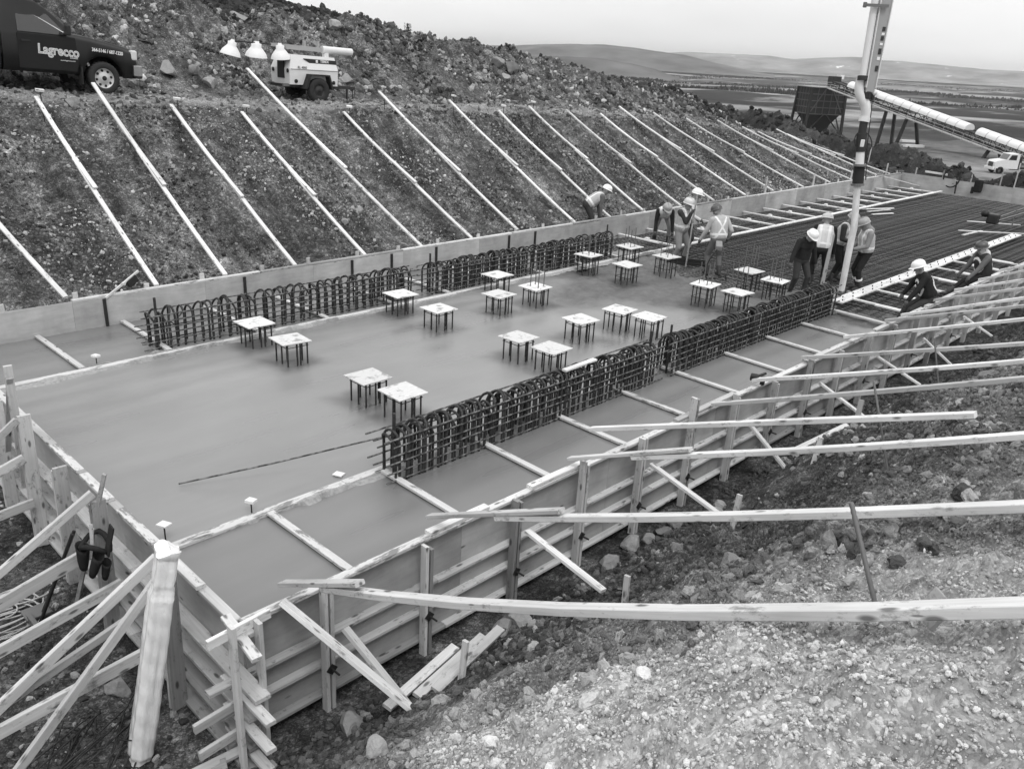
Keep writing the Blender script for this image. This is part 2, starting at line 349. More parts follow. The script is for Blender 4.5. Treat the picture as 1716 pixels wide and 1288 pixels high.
soil = t.math('MULTIPLY', soil, t.math('MULTIPLY_ADD', a3, 1.5, .28))
pale = t.math('MULTIPLY', t.ramp(a2, (.25, .2), (.7, .46)), t.math('MULTIPLY', t.math('MULTIPLY_ADD', a3, .8, .6), t.math('MULTIPLY_ADD', grit, .5, .55)))
soil = t.math('MULTIPLY', soil, t.ramp(t.noise(t.coord('Object', (1.3, .22, .22)), 1.0, 5, .6, .5), (.36, .5), (.5, 1.0), (.64, 1.6)))
soil = t.math('MULTIPLY', soil, t.math('MULTIPLY_ADD', attr(t, 'mud'), -.45, 1.15))
c1 = t.mix(attr(t, 'pale'), soil, pale)
c1 = t.mix(attr(t, 'heath'), c1, t.math('MULTIPLY', t.math('MULTIPLY_ADD', a3, .8, .4), .032))
# far plain: bog, dark forest belts, worn yard
f1 = t.noise(t.coord('Object', (1, 1, 1)), .0045, 7, .62, .6); f2 = t.noise(co, .03, 6, .65); f3 = t.noise(t.coord('Object', (.5, 1, 1)), .013, 6, .65, .4)
fc = t.math('MULTIPLY', t.ramp(t.math('ADD', t.math('MULTIPLY', f1, .55), t.math('MULTIPLY', f3, .45)), (.44, .018), (.50, .03), (.525, .15), (.57, .26)), t.math('MULTIPLY', t.math('MULTIPLY_ADD', f2, 1.5, .25), t.math('MULTIPLY_ADD', t.noise(co, .22, 6, .7), 1.4, .3)))
ps = t.n('ShaderNodeSeparateXYZ'); t.link(t.coord(), ps.inputs[0])
rr = t.math('SQRT', t.math('ADD', t.math('POWER', ps.outputs[0], 2.), t.math('POWER', ps.outputs[1], 2.)))
yard = t.ramp(t.math('DIVIDE', t.math('ADD', rr, t.math('MULTIPLY', f2, 90.)), 1000.), (.20, 1), (.30, 0))
fc = t.mix(yard, fc, t.math('MULTIPLY', t.math('MULTIPLY', t.ramp(t.noise(t.coord('Object', (1, .5, 1)), .045, 7, .7, .5), (.38, .25), (.5, .8), (.62, 1.5)), t.math('MULTIPLY_ADD', t.noise(co, .4, 6, .75), 1.6, .2)), .15))
t.base(t.mix(attr(t, 'plain'), c1, fc))
t.bump(t.math('ADD', t.math('ADD', a3, t.math('MULTIPLY', dA, -.7)), t.math('ADD', a2, t.math('MULTIPLY', dB, -.4))), .7, .018)
me.materials.append(t.m); G = addobj('ground', me); tag(G, kind='structure')
# ------------------------------------------------------------------ loose stone: geometry-node scatter, one object for each area
t = NT('stone', .9, .2); sh = attr(t, 'shade', 'INSTANCER'); n1 = t.noise(t.coord(), 2.2, 5, .65)
t.base(t.math('MULTIPLY', sh, t.math('MULTIPLY_ADD', n1, .9, .55))).bump(n1, .4, .2)
def stone_nodes():
    ng = bpy.data.node_groups.new('stone_scatter', 'GeometryNodeTree')
    ng.interface.new_socket('Geometry', in_out='INPUT', socket_type='NodeSocketGeometry'); ng.interface.new_socket('Geometry', in_out='OUTPUT', socket_type='NodeSocketGeometry')
    N = ng.nodes; K = ng.links.new; gi = N.new('NodeGroupInput'); go = N.new('NodeGroupOutput'); ip = N.new('GeometryNodeInstanceOnPoints')
    j = N.new('GeometryNodeJoinGeometry')
    for i in range(9):
        ic = N.new('GeometryNodeMeshIcoSphere'); ic.inputs['Radius'].default_value = 1; ic.inputs['Subdivisions'].default_value = 3
        sp = N.new('GeometryNodeSetPosition'); nz = N.new('ShaderNodeTexNoise'); nz.noise_dimensions = '4D'; nz.inputs['W'].default_value = 3.7*i+1; nz.inputs['Scale'].default_value = 1.1; nz.inputs['Detail'].default_value = 3
        sb = N.new('ShaderNodeVectorMath'); sb.operation = 'SUBTRACT'; sb.inputs[1].default_value = (.5,.5,.5); K(nz.outputs['Color'], sb.inputs[0])
        sc = N.new('ShaderNodeVectorMath'); sc.operation = 'SCALE'; sc.inputs['Scale'].default_value = 1.9; K(sb.outputs[0], sc.inputs[0])
        K(ic.outputs[0], sp.inputs['Geometry']); K(sc.outputs[0], sp.inputs['Offset'])
        sm = N.new('GeometryNodeSetMaterial'); sm.inputs['Material'].default_value = MATS['stone']; K(sp.outputs[0], sm.inputs[0])
        g2 = N.new('GeometryNodeGeometryToInstance'); K(sm.outputs[0], g2.inputs[0]); K(g2.outputs[0], j.inputs[0])
    K(gi.outputs[0], ip.inputs['Points']); K(j.outputs[0], ip.inputs['Instance']); ip.inputs['Pick Instance'].default_value = True
    for nm, typ, sock in (('vid','INT','Instance Index'), ('rot','FLOAT_VECTOR','Rotation'), ('scl','FLOAT_VECTOR','Scale')):
        a = N.new('GeometryNodeInputNamedAttribute'); a.data_type = typ; a.inputs['Name'].default_value = nm; K(a.outputs[0], ip.inputs[sock])
    K(ip.outputs[0], go.inputs[0]); return ng
SN = stone_nodes()
def scatter(name, label, x0, x1, y0, y1, n, smin, smax, shade, power=3.0, clump=.0, keep=None, seed=0, sink=.40):
    rg = np.random.default_rng(100+seed); x = rg.uniform(x0, x1, n); y = rg.uniform(y0, y1, n)
    ok = np.ones(n, bool)
    if clump: ok &= rg.uniform(0, 1, n) < np.clip(.5+clump*fbm(x*.9, y*.9, 60+seed, 3), .06, 1)
    if keep: ok &= keep(x, y, rg)
    x = x[ok]; y = y[ok]; n = len(x); s = smin+(smax-smin)*rg.uniform(0, 1, n)**power
    sc = s[:,None]*rg.uniform(.5, 1.3, (n, 3)); sc[:,2] *= .7
    z = ground_z(x, y)+sc[:,2]*(.5-sink)
    m = bpy.data.meshes.new(name); m.vertices.add(n); m.vertices.foreach_set('co', np.stack([x, y, z], -1).astype(np.float32).ravel())
    def A(nm, ty, arr, key): q = m.attributes.new(nm, ty, 'POINT'); q.data.foreach_set(key, arr)
    A('vid', 'INT', rg.integers(0, 9, n).astype(np.int32), 'value'); A('rot', 'FLOAT_VECTOR', rg.uniform(-3.1, 3.1, (n, 3)).astype(np.float32).ravel(), 'vector')
    A('scl', 'FLOAT_VECTOR', (sc*.5).astype(np.float32).ravel(), 'vector')
    sh = shade(x, y, rg) if callable(shade) else rg.uniform(shade[0], shade[1], n)**1.
    A('shade', 'FLOAT', sh.astype(np.float32), 'value')
    o = addobj(name, m); md = o.modifiers.new('scatter', 'NODES'); md.node_group = SN; tag(o, label, 'gravel', kind='stuff'); return o
off_slab = lambda x, y, rg: (y < -.05) | (y > 10.05) | (x < -.3) | (x > 39.8)
def sh_near(x, y, rg): return np.clip(.06+.46*pale_of(x, y)*rg.uniform(.35, 1.4, len(x))+(.10+.24*pale_of(x, y))*rg.uniform(0, 1, len(x))**2.0, .03, .75)
def sh_bank(x, y, rg): return np.clip(.06+.44*rg.uniform(0, 1, len(x))**2.6, .03, .55)*(.6+1.1*np.clip(fbm(x*.9, y*.22, 77, 3)+.35, 0, 1))
scatter('crest_gravel', 'fine pale gravel on the crest of the near bank', -3.4, 4.2, -5.7, -2.3, 210000, .005, .024, sh_near, 3.6, 1.7, seed=1, sink=.2)
scatter('crest_gravel', 'fine gravel on the near bank beyond the second brace', 4, 12, -5.5, -2.0, 60000, .010, .04, sh_near, 3, .9, seed=14, sink=.2)
scatter('bank_gravel', 'loose stones on the near bank beside the formwork', -3, 13, -3.9, -.35, 60000, .010, .095, sh_near, 5.5, 1.2, seed=2, sink=.25)
scatter('bank_gravel', 'loose stones on the near bank beyond the first braces', 8, 24, -6, -.35, 20000, .015, .11, sh_near, 6, 1.2, seed=3)
scatter('crest_stones', 'scattered larger stones on the pale crest of the near bank', -4, 9, -6.5, -3.4, 1500, .02, .07, sh_near, 4, 1., seed=12, sink=.45)
scatter('bank_stones', 'mixed stones in clusters on the dark near bank between the braces', .6, 11, -4.4, -.5, 5200, .03, .14, lambda x, y, rg: rg.uniform(.07, .42, len(x)), 3.2, 2.6, seed=15, sink=.38)
scatter('slope_gravel', 'small stones on the dark far bank under the plank braces', -2, 41, 10.1, 15.6, 130000, .016, .095, sh_bank, 5, 2.8, seed=4, sink=.3)
scatter('bench_gravel', 'broken stone along the bench behind the plank braces', -2, 42, 15.0, 19.2, 30000, .016, .17, (.06, .30), 6, 1.0, seed=5)
scatter('rubble', 'blasted rubble heaped behind the bench', -2, 43, 18.6, 25.5, 110000, .02, .26, sh_bank, 10, 1.3, seed=6)
scatter('peat_clods', 'dark turned-up clods along the berm at the far end', 39.8, 50, -4, 27, 16000, .05, .40, (.015, .10), 4, .8, seed=7)
scatter('heath_clods', 'dark heath clods on the hillside above the rubble', 0, 70, 24.5, 62, 22000, .1, .55, (.012, .06), 2.5, .6, seed=8)
scatter('pit_gravel', 'small stones on the pit floor left of the end formwork', -5, -.3, -.6, 8, 16000, .010, .085, sh_bank, 4, 1.3, seed=9)
# ------------------------------------------------------------------ concrete already poured
def front_x(y): return 15.9+.55*np.sin(y*.8+1.)+fbm(y*.9, y*0+3., 70, 3)*1.3-.9*sst(2.2, .2, y)*0+np.where(y < 2.1, -.9, 0)
sxs = np.arange(.002, 18.6, .06); sys_ = np.linspace(.004, W-.004, 163); CX, CY = np.meshgrid(sxs, sys_, indexing='ij')
rough_m = sst(-1.3, .6, CX-12.3+fbm(CX*.5, CY*.5, 80, 3)*2.2-.9*np.cos(CY*.6))
rough_m = np.where((CY < 2.1), sst(14.2, 14.8, CX+fbm(CX*.8, CY*.8, 81, 2)), np.where(CY > 7.6, sst(15.6, 16.2, CX), rough_m))
CZ = fbm(CX*.35, CY*.7, 82, 3)*.012+rough_m*(fbm(CX*2.2, CY*2.2, 83, 4)*.10+fbm(CX*7, CY*7, 84, 2)*.04-.02)
edge = CX-front_x(CY); CZ = CZ-(sst(-1.2, 1.3, edge+fbm(CX*2.2, CY*2.2, 85, 4)*1.3)*.20+sst(.9, 2.2, edge)*.4)
CZ = CZ-np.where((CY < 2.1) | (CY > 7.7), .012, 0)
for (px, py) in [(4.21,7.29),(4.23,6.15),(7.37,7.29),(7.35,6.08),(9.02,6.12),(10.05,6.07),(4.24,4.05),(4.27,3.26),(7.37,3.97),(7.42,3.25),(9.05,3.99),(10.18,3.97),(10.28,3.3)]:
    dd = np.hypot(CX-px, CY-py); CZ = CZ-.02*np.exp(-(dd/.38)**2)*(1+1.5*fbm(CX*6, CY*6, 86, 2))
me = grid_mesh('concrete_slab', CX, CY, CZ); me.polygons.foreach_set('use_smooth', np.ones(len(me.polygons), bool))
at = me.attributes.new('rough', 'FLOAT', 'POINT'); at.data.foreach_set('value', rough_m.astype(np.float32).ravel())
wetm = np.zeros_like(CX)
for (px, py) in [(4.21,7.29),(4.23,6.15),(7.37,7.29),(7.35,6.08),(9.02,6.12),(10.05,6.07),(4.24,4.05),(4.27,3.26),(7.37,3.97),(7.42,3.25),(9.05,3.99),(10.18,3.97),(10.28,3.3),(13.2,7.25),(13.2,6.07),(13.2,3.95),(13.26,3.15)]:
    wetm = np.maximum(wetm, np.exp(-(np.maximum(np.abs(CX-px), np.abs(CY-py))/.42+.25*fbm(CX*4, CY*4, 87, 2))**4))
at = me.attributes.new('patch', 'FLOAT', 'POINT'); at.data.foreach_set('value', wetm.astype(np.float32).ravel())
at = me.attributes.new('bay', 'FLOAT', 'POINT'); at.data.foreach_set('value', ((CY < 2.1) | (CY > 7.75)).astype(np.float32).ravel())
t = NT('wet_concrete', .4, .5); co = t.coord(); rg_ = attr(t, 'rough')
s1 = t.noise(t.coord('Object', (.22, 1.0, 1)), 1.0, 4, .5, .8); s2 = t.noise(co, .5, 3); s3 = t.noise(t.coord('Object', (.6, 3, 1)), 3.2, 5, .6)
sm = t.math('MULTIPLY', t.math('MULTIPLY_ADD', s1, .64, .68), t.math('MULTIPLY_ADD', s2, .4, .80)); sm = t.math('MULTIPLY', sm, t.math('MULTIPLY_ADD', s3, .10, .95))
sm = t.math('MULTIPLY', sm, .225)
r1 = t.noise(co, 6, 7, .75); r2 = t.noise(co, 1.1, 4)
ro = t.math('MULTIPLY', t.math('MULTIPLY', t.math('MULTIPLY_ADD', r1, 1.5, .25), t.math('MULTIPLY_ADD', r2, .9, .55)), .105)
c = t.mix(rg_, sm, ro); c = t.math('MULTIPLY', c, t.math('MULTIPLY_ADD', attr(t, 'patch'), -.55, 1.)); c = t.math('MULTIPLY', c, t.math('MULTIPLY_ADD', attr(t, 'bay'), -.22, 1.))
wv = t.n('ShaderNodeTexWave', wave_type='BANDS', bands_direction='Y'); wv.inputs['Scale'].default_value = .55; wv.inputs['Distortion'].default_value = 6; wv.inputs['Detail'].default_value = 4; wv.inputs['Detail Scale'].default_value = .6; t.link(t.coord('Object', (.22, 1, 1)), wv.inputs['Vector'])
c = t.math('MULTIPLY', c, t.math('MULTIPLY_ADD', wv.outputs['Fac'], .07, .965))
t.base(c).rough(t.mix(rg_, t.math('ADD', t.math('MULTIPLY_ADD', s1, .5, .06), t.math('MULTIPLY', wv.outputs['Fac'], .10)), .62))
t.bump(t.math('ADD', t.math('ADD', t.math('MULTIPLY', s3, .06), t.math('MULTIPLY', wv.outputs['Fac'], .15)), t.math('MULTIPLY', t.math('MULTIPLY', r1, rg_), 2.2)), .35, .02)
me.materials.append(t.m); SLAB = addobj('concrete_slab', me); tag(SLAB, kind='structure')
# ------------------------------------------------------------------ formwork walls
def panel(parent, p0, p1, z0, z1, n_off, th=.018):
    """plywood sheet standing on the line p0-p1, thickness outwards along n_off"""
    p0 = Vector((p0[0], p0[1], 0)); p1 = Vector((p1[0], p1[1], 0)); X = (p1-p0); ln = X.length; X.normalize(); Y = Vector((n_off[0], n_off[1], 0)); Z = Vector((0,0,1))
    if X.cross(Y).dot(Z) < 0: X = -X
    M = Matrix((X, Y, X.cross(Y))).transposed().to_4x4(); M.translation = (p0+p1)/2+Y*th/2+Z*(z0+z1)/2
    key = ('ply', round(ln, 3), round(z1-z0, 3))
    if key not in _bm: _bm[key] = MB().box((0,0,0), (ln-.003, th, z1-z0)).mesh('plywood_panel', 'plywood')
    return addobj('plywood_panel', _bm[key], parent, M)
def jit(a): return random.uniform(-a, a)
# --- near long wall (outside face seen)
NEARX = 26.0
nw = thing('formwork_wall', (0,-.05,-.75), 'long plywood formwork wall along the near side with walers and double posts', 'formwork')
x = 0.0; k = 0
while x < NEARX-.1:
    panel(nw, (x, -.0), (min(x+2.438, NEARX), -.0), -.70, .50+jit(.006), (0,-1)); x += 2.438
x = -.15
while x < NEARX-.1:                                    # top plate, then walers laid flat on edge
    l = random.choice((2.44, 3.05, 3.66)); x1 = min(x+l, NEARX)
    board((x+.004,-.064+jit(.008),.521+jit(.003)), (x1-.004,-.064+jit(.008),.521+jit(.003)), .089, .038, random.choice(('lumber','lumber','lumber_spattered')), nw, 'top_plate'); x = x1
for zt in (.0, -.28, -.62):
    x = -.30+jit(.1)
    while x < NEARX-.1:
        l = random.choice((2.44, 3.05, 3.66, 4.88)); x1 = min(x+l, NEARX); a = jit(.008)
        board((x+.004,-.065,zt-.019+a), (x1-.004,-.065,zt-.019+a), .089, .038, random.choice(('lumber','lumber','lumber_weathered')), nw, 'waler'); x = x1
POSTX = [.71,1.86,3.11,4.22,5.36,6.47,7.6]+[7.6+1.16*i for i in range(1, 16)]
TOPZ = {5:.86, 6:.62, 3:.66, 8:.62}
for i, px in enumerate(POSTX):
    zt = TOPZ.get(i, .56+jit(.05)); ln = jit(.012)
    for s_, dz in ((-1, 0), (1, jit(.06)-.03)):
        board((px+s_*.029+ln, -.158, -.80), (px+s_*.029, -.158, zt+dz), .038, .089, random.choice(('lumber','lumber_weathered','lumber')), nw, 'post', up=(0,1,0))
    if i < 16:
        b = MB(); zz = -.33+jit(.04); R = Euler((0, rad(45)+jit(.2), 0)).to_matrix()
        b.box((px, -.209, zz), (.085, .008, .085), R); b.tube([(px, -.205, zz), (px+.01, -.31, zz-.005)], .011, 6)
        b.build('tie_plate', 'steel_dark', nw, world=True)
for x0, x1, dz in ((1.95, 2.75, .562), (3.4, 4.3, .561), (9.9, 12.2, .561), (12.6, 15.0, .561), (15.2, 17.8, .561), (6.2, 7.7, .561), (18.0, 21, .561)):   # boards lapped over the plate
    board((x0,-.06+jit(.02),dz), (x1,-.055+jit(.02),dz), .089, .038, random.choice(('lumber','lumber_bright')), nw, 'top_plate')
# --- end wall (left of the picture)
ew = thing('formwork_wall', (-.05, 4.8, -.75), 'plywood formwork wall closing the near end of the slab with stepped walers', 'formwork')
y = -.0
while y < W-.1: panel(ew, (0, y), (0, min(y+2.438, W)), -.70, .50, (-1,0)); y += 2.438
y = -.26
while y < W: l = random.choice((2.44, 3.05)); y1 = min(y+l, W+.1); board((-.066,y+.004,.521), (-.066,y1-.004,.521), .089, .038, 'lumber', ew, 'top_plate'); y = y1
for (ya, yb) in ((.55, 1.3), (1.45, 2.25), (2.5, 3.2), (3.3, 4.1)): board((-.085,ya,.561), (-.085,yb,.561), .089, .038, random.choice(('lumber','lumber_spattered')), ew, 'top_plate')
for zt, wd_ in ((.02, .14), (-.28, .14), (-.52, .184), (-.72, .235)):
    y = -.42+jit(.15)
    while y < W: l = random.choice((2.44, 3.66)); y1 = min(y+l, W+.1); board((-.02-wd_/2,y+.004,zt-.019), (-.02-wd_/2,y1-.004,zt-.019), wd_, .038, random.choice(('lumber','lumber_weathered')), ew, 'waler'); y = y1
for i, (py, zt) in enumerate([(.80,.72),(2.31,.72),(3.37,.66),(4.39,.9),(5.5,.7),(6.6,.7),(7.7,.66),(8.8,.7)]):
    for s_ in (-1, 1): board((-.30, py+s_*.029, -.82), (-.27, py+s_*.029, zt-(.05 if s_ > 0 else 0)), .038, .14, random.choice(('lumber','lumber_weathered')), ew, 'post', up=(1,0,0))
board((-.32, 4.6, -.1), (-.29, 4.56, 1.44), .038, .089, 'lumber', ew, 'post', up=(1,0,0))
board((-.33, 5.05, .2), (-.30, 4.52, 1.30), .019, .064, 'lumber_weathered', ew, 'cleat', up=(1,0,0))
# corner pieces: posts and crossing stubs
board((-.24,-.30,-.86), (-.24,-.29,.72), .089, .038, 'lumber', ew, 'corner_post', up=(1,0,0)); board((-.02,-.30,-.82), (-.02,-.30,.66), .038, .089, 'lumber', ew, 'corner_post', up=(0,1,0))
board((-.42,-.235,.60), (.12,-.235,.64), .038, .089, 'lumber_bright', ew, 'corner_block'); board((-.16,-.52,.50), (-.12,.05,.56), .089, .038, 'lumber', ew, 'corner_block')
for zz in (.0, -.3, -.55):
    board((-.15,-.60-jit(.08),zz-.06), (-.15,.1,zz-.06), .089, .038, 'lumber', ew, 'corner_block'); board((-.62+jit(.1),-.12,zz-.24), (-.1,-.12,zz-.2), .038, .089, 'lumber', ew, 'corner_block')
board((-.95,-.05,-.72), (.02,-.21,-.64), .089, .038, 'lumber', ew, 'corner_block')
# --- far long wall (inside face seen)
fw = thing('formwork_wall', (20, W+.05, -.75), 'long pale plywood formwork wall at the foot of the far bank', 'formwork')
x = -.35; i = 0
while x < LEN-.05:
    x1 = min(x+2.438, LEN); panel(fw, (x, W), (x1, W), -.70, .50+(.02 if i == 0 else jit(.012)), (0,1)); x = x1; i += 1
x = 2.1
while x < LEN-.05:
    l = random.choice((2.44, 3.05, 3.66)); x1 = min(x+l, LEN); a = jit(.004); board((x+.004,W+.066,.522+a), (x1-.03,W+.066,.522+a), .089, .038, random.choice(('lumber','lumber_spattered','lumber_weathered')), fw, 'top_plate'); x = x1
x = -.2; j = 0
while x < LEN:
    hh = .60+abs(jit(.06)); hh += {22: .45, 25: .38, 28: .3, 31: .42}.get(j, 0)
    board((x+jit(.05), W+.135, -.7), (x, W+.135, hh), .089, .038, 'lumber', fw, 'post', up=(0,1,0)); x += 1.22+jit(.15); j += 1
for bx in (2.62, 5.35, 7.95, 9.05, 10.4, 12.9, 13.9):
    b = MB(); b.box((bx, W-.02, .12), (.05, .035, .74)); b.build('tie_bar', 'steel_dark', fw, world=True)
# --- far end wall
fe = thing('formwork_wall', (LEN, 5, -.75), 'plywood formwork wall closing the far end of the slab below the dark berm', 'formwork')
y = W
while y > .1: panel(fe, (LEN, max(y-2.438, 0)), (LEN, y), -.70, .54+jit(.03), (1,0)); y -= 2.438
for i in range(8): board((LEN+.08, W-.6-i*1.22, -.7), (LEN+.08+jit(.1), W-.6-i*1.22, .75+abs(jit(.4))), .038, .089, 'lumber_weathered', fe, 'post', up=(1,0,0))
for (ya, za, yb, zb_) in ((8.75,.9,7.75,.86),): board((LEN+.14, ya, .72), (LEN+.14, yb, .70), .038, .089, 'lumber_bright', fe, 'rail')
board((LEN-.05,W-.9,.06), (LEN-2.2,W-.06,.50), .089, .038, 'lumber_bright', fe, 'corner_brace')
# ------------------------------------------------------------------ screed rails on the slab
ZS = .035
def rail(name, label, x0, x1, y, w, step, mat):
    r = thing(name, ((x0+x1)/2, y, 0), label, 'screed rail'); x = x0
    while x < x1-.05:
        l = random.choice((3.05, 3.66, 2.44)); xe = min(x+l, x1); dy = jit(.012)
        board((x+.003, y+dy, ZS-.019), (xe-.003, y+jit(.012), ZS-.019), w, .038, mat, r); x = xe
    return r
rail('screed_rail', 'cement-splashed timber rail on the wet concrete beside the near rebar cages', .02, 15.4, 2.13, .12, 0, 'lumber_spattered')
rail('screed_rail', 'cement-splashed timber rail on the wet concrete beside the far rebar cages', .02, 16.9, W-2.08, .12, 0, 'lumber_spattered')
r1 = rail('screed_rail', 'wide pale rail with rows of bolts over the bare reinforcement, near side', 15.95, 30, 2.10, .30, 0, 'lumber_bright')
b = MB()
for i in range(50): b.tube([(16.1+i*.28, 2.02+.12*(i % 2), ZS-.005), (16.1+i*.28, 2.02+.12*(i % 2), ZS+.035)], .014, 6)
tag(b.build('bolt', 'steel_dark', r1, world=True), kind='stuff')
rail('screed_rail', 'pale timber rail over the bare reinforcement along the far wall', 16.95, LEN-.5, W-2.08, .13, 0, 'lumber_bright')
# ragged beads of cement squeezed out along the rails
def bead(parent, x0, x1, y, sgn, seed):
    n = int((x1-x0)/.035); xs = np.linspace(x0, x1, n); w_ = np.clip(.05+.16*fbm(xs*1.3, xs*0+seed, 90, 4)+.05*fbm(xs*9, xs*0+seed, 91, 2), .004, .16); h_ = np.clip(.022+.05*fbm(xs*3, xs*0+seed+7, 92, 4), .002, .06)
    vs = []; b = MB()
    for x, a, h in zip(xs, w_, h_): vs += [(x, y, -.01), (x, y, ZS*.4+h), (x+jit(.01), y+sgn*a*.45, .01+h*(.8+jit(.3))), (x, y+sgn*a, -.012)]
    b.add(vs, [(i*4+k, i*4+k+1, i*4+k+5, i*4+k+4) for i in range(n-1) for k in range(3)]); tag(b.build('cement_bead', 'bead_cement', parent, world=True), kind='stuff')
plain('bead_cement', .30, .75, .3, 0, .55, 22, .6)
rails = [o for o in bpy.data.objects if o.name.startswith('screed_rail')]
for o in rails:
    if abs(o.location.y-2.13) < .01: bead(o, .05, 15.3, 2.068, -1, 3.)
    if abs(o.location.y-(W-2.08)) < .01 and o.location.x < 12: bead(o, .05, 16.8, W-2.142, -1, 5.); bead(o, .05, 16.8, W-2.018, 1, 6.)
# cross strips between rails and walls
gN = 'cross strips between the near wall and its rail'; gF = 'cross strips between the far wall and its rail'
for i in range(10):
    x = 1.43+i*1.528+jit(.06)
    if x > 15.6: break
    o = board((x, .01, ZS-.015), (x+jit(.05), 2.06, ZS-.012+.01), .089, .038, 'lumber_spattered', None, 'cross_strip')
    tag(o, 'splashed cross strip on wet concrete, %s along the near wall from the near corner' % ORD[i], 'strip', gN)
for i in range(10):
    x = 1.42+i*1.528+jit(.06)
    o = board((x, W-.01, ZS-.015), (x+jit(.05), W-2.01, ZS-.002), .089, .038, 'lumber_spattered' if i > 1 else 'lumber', None, 'cross_strip')
    tag(o, 'splashed cross strip on wet concrete, %s along the far wall from the left' % ORD[i], 'strip', gF)
for i in range(7):
    x = 16.45+i*1.35; o = thing('cross_strip', (x, 1, 0), 'pale cross strip over bare rebar by the near wall, %s beyond the wet concrete' % ORD[i], 'strip', 'pale cross strips over rebar, near side')
    board((x, .02, ZS-.018), (x+jit(.04), 1.4, ZS-.018), .089, .038, 'lumber_bright', o); board((x+.09, .75, ZS-.018), (x+.09, 1.95, ZS-.018), .089, .038, 'lumber_bright', o)
for i in range(15):
    x = 17.6+i*1.46; o = thing('cross_strip', (x, W-1, 0), 'pale cross strip over bare rebar by the far wall, %s beyond the wet concrete' % ORD[i], 'strip', 'pale cross strips over rebar, far side')
    board((x, W-.02, ZS-.016), (x+jit(.04), W-1.5, ZS-.016), .089, .038, 'lumber_bright', o); board((x+.092, W-.9, ZS-.016), (x+.092, W-2.0, ZS-.016), .089, .038, 'lumber_bright', o)
    b = MB(); b.box((x+.05, W-1.05, ZS+.03), (.12, .10, .05)); b.build('clamp', 'white_plastic', o, world=True)
# ------------------------------------------------------------------ reinforcement still bare
RM = thing('rebar_mat', (28, 4.9, -.12), 'dense dark mat of reinforcing bars covering the unpoured half of the slab', 'rebar mat')
bl = MB(); bl.tube([(0,.05,0),(0,W-.05,0)], .0105, 5); mb_ = bl.mesh('cross_bar', 'rebar_spattered')
n = 0; x = 14.9
while x < LEN-.1:
    o = addobj('cross_bar', mb_, RM, Matrix.Translation((x+jit(.022), 0, -.12+jit(.006))) @ Euler((0,0,jit(.0012))).to_matrix().to_4x4()); x += .15; n += 1
ml = MB().tube([(0,0,0),(LEN-14.9,0,0)], .0065, 5).mesh('long_bar', 'rebar')
y = .12
while y < W: addobj('long_bar', ml, RM, Matrix.Translation((14.8, y+jit(.012), -.142+jit(.003)))); y += .15
b = MB()
for i in range(int((LEN-15.2)/.3)): b.tube([(15.2+i*.3, .05, -.42), (15.2+i*.3, W-.05, -.42)], .014, 4)
tag(b.build('lower_bars', 'rebar', RM, world=True), kind='stuff')
# ------------------------------------------------------------------ rebar cages: closely set hoops on long bars
def hoop_mesh(wy, h, r=.017, lean=0.):
    pts = [(lean*.0, -wy/2, -.30), (0, -wy/2, h-wy/2)]
    for i in range(1, 8): a = PI*i/8; pts.append((lean*math.sin(a)*.06, -math.cos(a)*wy/2, h-wy/2+math.sin(a)*wy/2))
    pts += [(0, wy/2, h-wy/2), (0, wy/2, -.30)]
    return MB().tube(pts, r, 6).mesh('hoop', 'rebar')
HM = [hoop_mesh(.29, .64, .019), hoop_mesh(.31, .67, .019, 1), hoop_mesh(.28, .61, .017, -1)]
def cage(x0, x1, yc, label, dense=.13, seed=1):
    rn = random.Random(seed); o = thing('rebar_cage', ((x0+x1)/2, yc, 0), label, 'rebar cage', 'hooped rebar cages rising from the slab'); x = x0
    while x < x1:
        k = rn.choice((1, 2, 2, 3)) if dense < .13 else rn.choice((1, 1, 2, 2))
        for j in range(k):
            if x+j*.043 < x1+.02: addobj('hoop', rn.choice(HM), o, Matrix.Translation((x+j*.043, yc+rn.uniform(-.012,.012), rn.uniform(-.03,.02))) @ Euler((rn.uniform(-.02,.02), rn.uniform(-.03,.03), rn.uniform(-.12,.12))).to_matrix().to_4x4())
        x += dense+.043*(k-1)+rn.uniform(-.02,.035)
    lm = MB().tube([(0,0,0),(x1-x0+.3,0,0)], .012, 5).mesh('long_bar', 'rebar_spattered')
    for s_ in (-1, 1):
        for z in (.04, .15, .26, .37, .48, .585): addobj('long_bar', lm, o, Matrix.Translation((x0-.15+rn.uniform(-.1,.1), yc+s_*(.172), z+rn.uniform(-.015,.015))) @ Euler((0, rn.uniform(-.003,.003), 0)).to_matrix().to_4x4())
    for x in np.arange(x0+.4, x1, 1.25):
        b = MB(); b.tube([(x, yc-.18, .33), (x+.05, yc, .3), (x+.02, yc+.18, .33)], .011, 5); b.tube([(x, yc-.18, .50), (x+.3, yc+.18, .52)], .011, 5); b.build('cross_tie', 'rebar', o, world=True)
    vm = MB().tube([(0,0,-.3),(0,0,.86)], .022, 6).mesh('stake_bar', 'rebar')
    for x in (x0+.05, x1-.12) if dense < .14 else (x0+.1,): addobj('stake_bar', vm, o, Matrix.Translation((x, yc-.02, 0)))
    return o
c1 = cage(3.0, 8.45, 1.92, 'long dark rebar cage nearest the camera with a bent bar end reaching left', .095, 3)
c2 = cage(8.85, 15.1, 1.92, 'dark rebar cage behind the nearest one, ending beside the pump hose', .085, 4)
c3 = cage(2.75, 8.2, W-1.62, 'open rebar cage on the left along the far wall', .145, 5)
c4 = cage(8.75, 15.0, W-1.66, 'rebar cage along the far wall beside the kneeling worker', .10, 6)
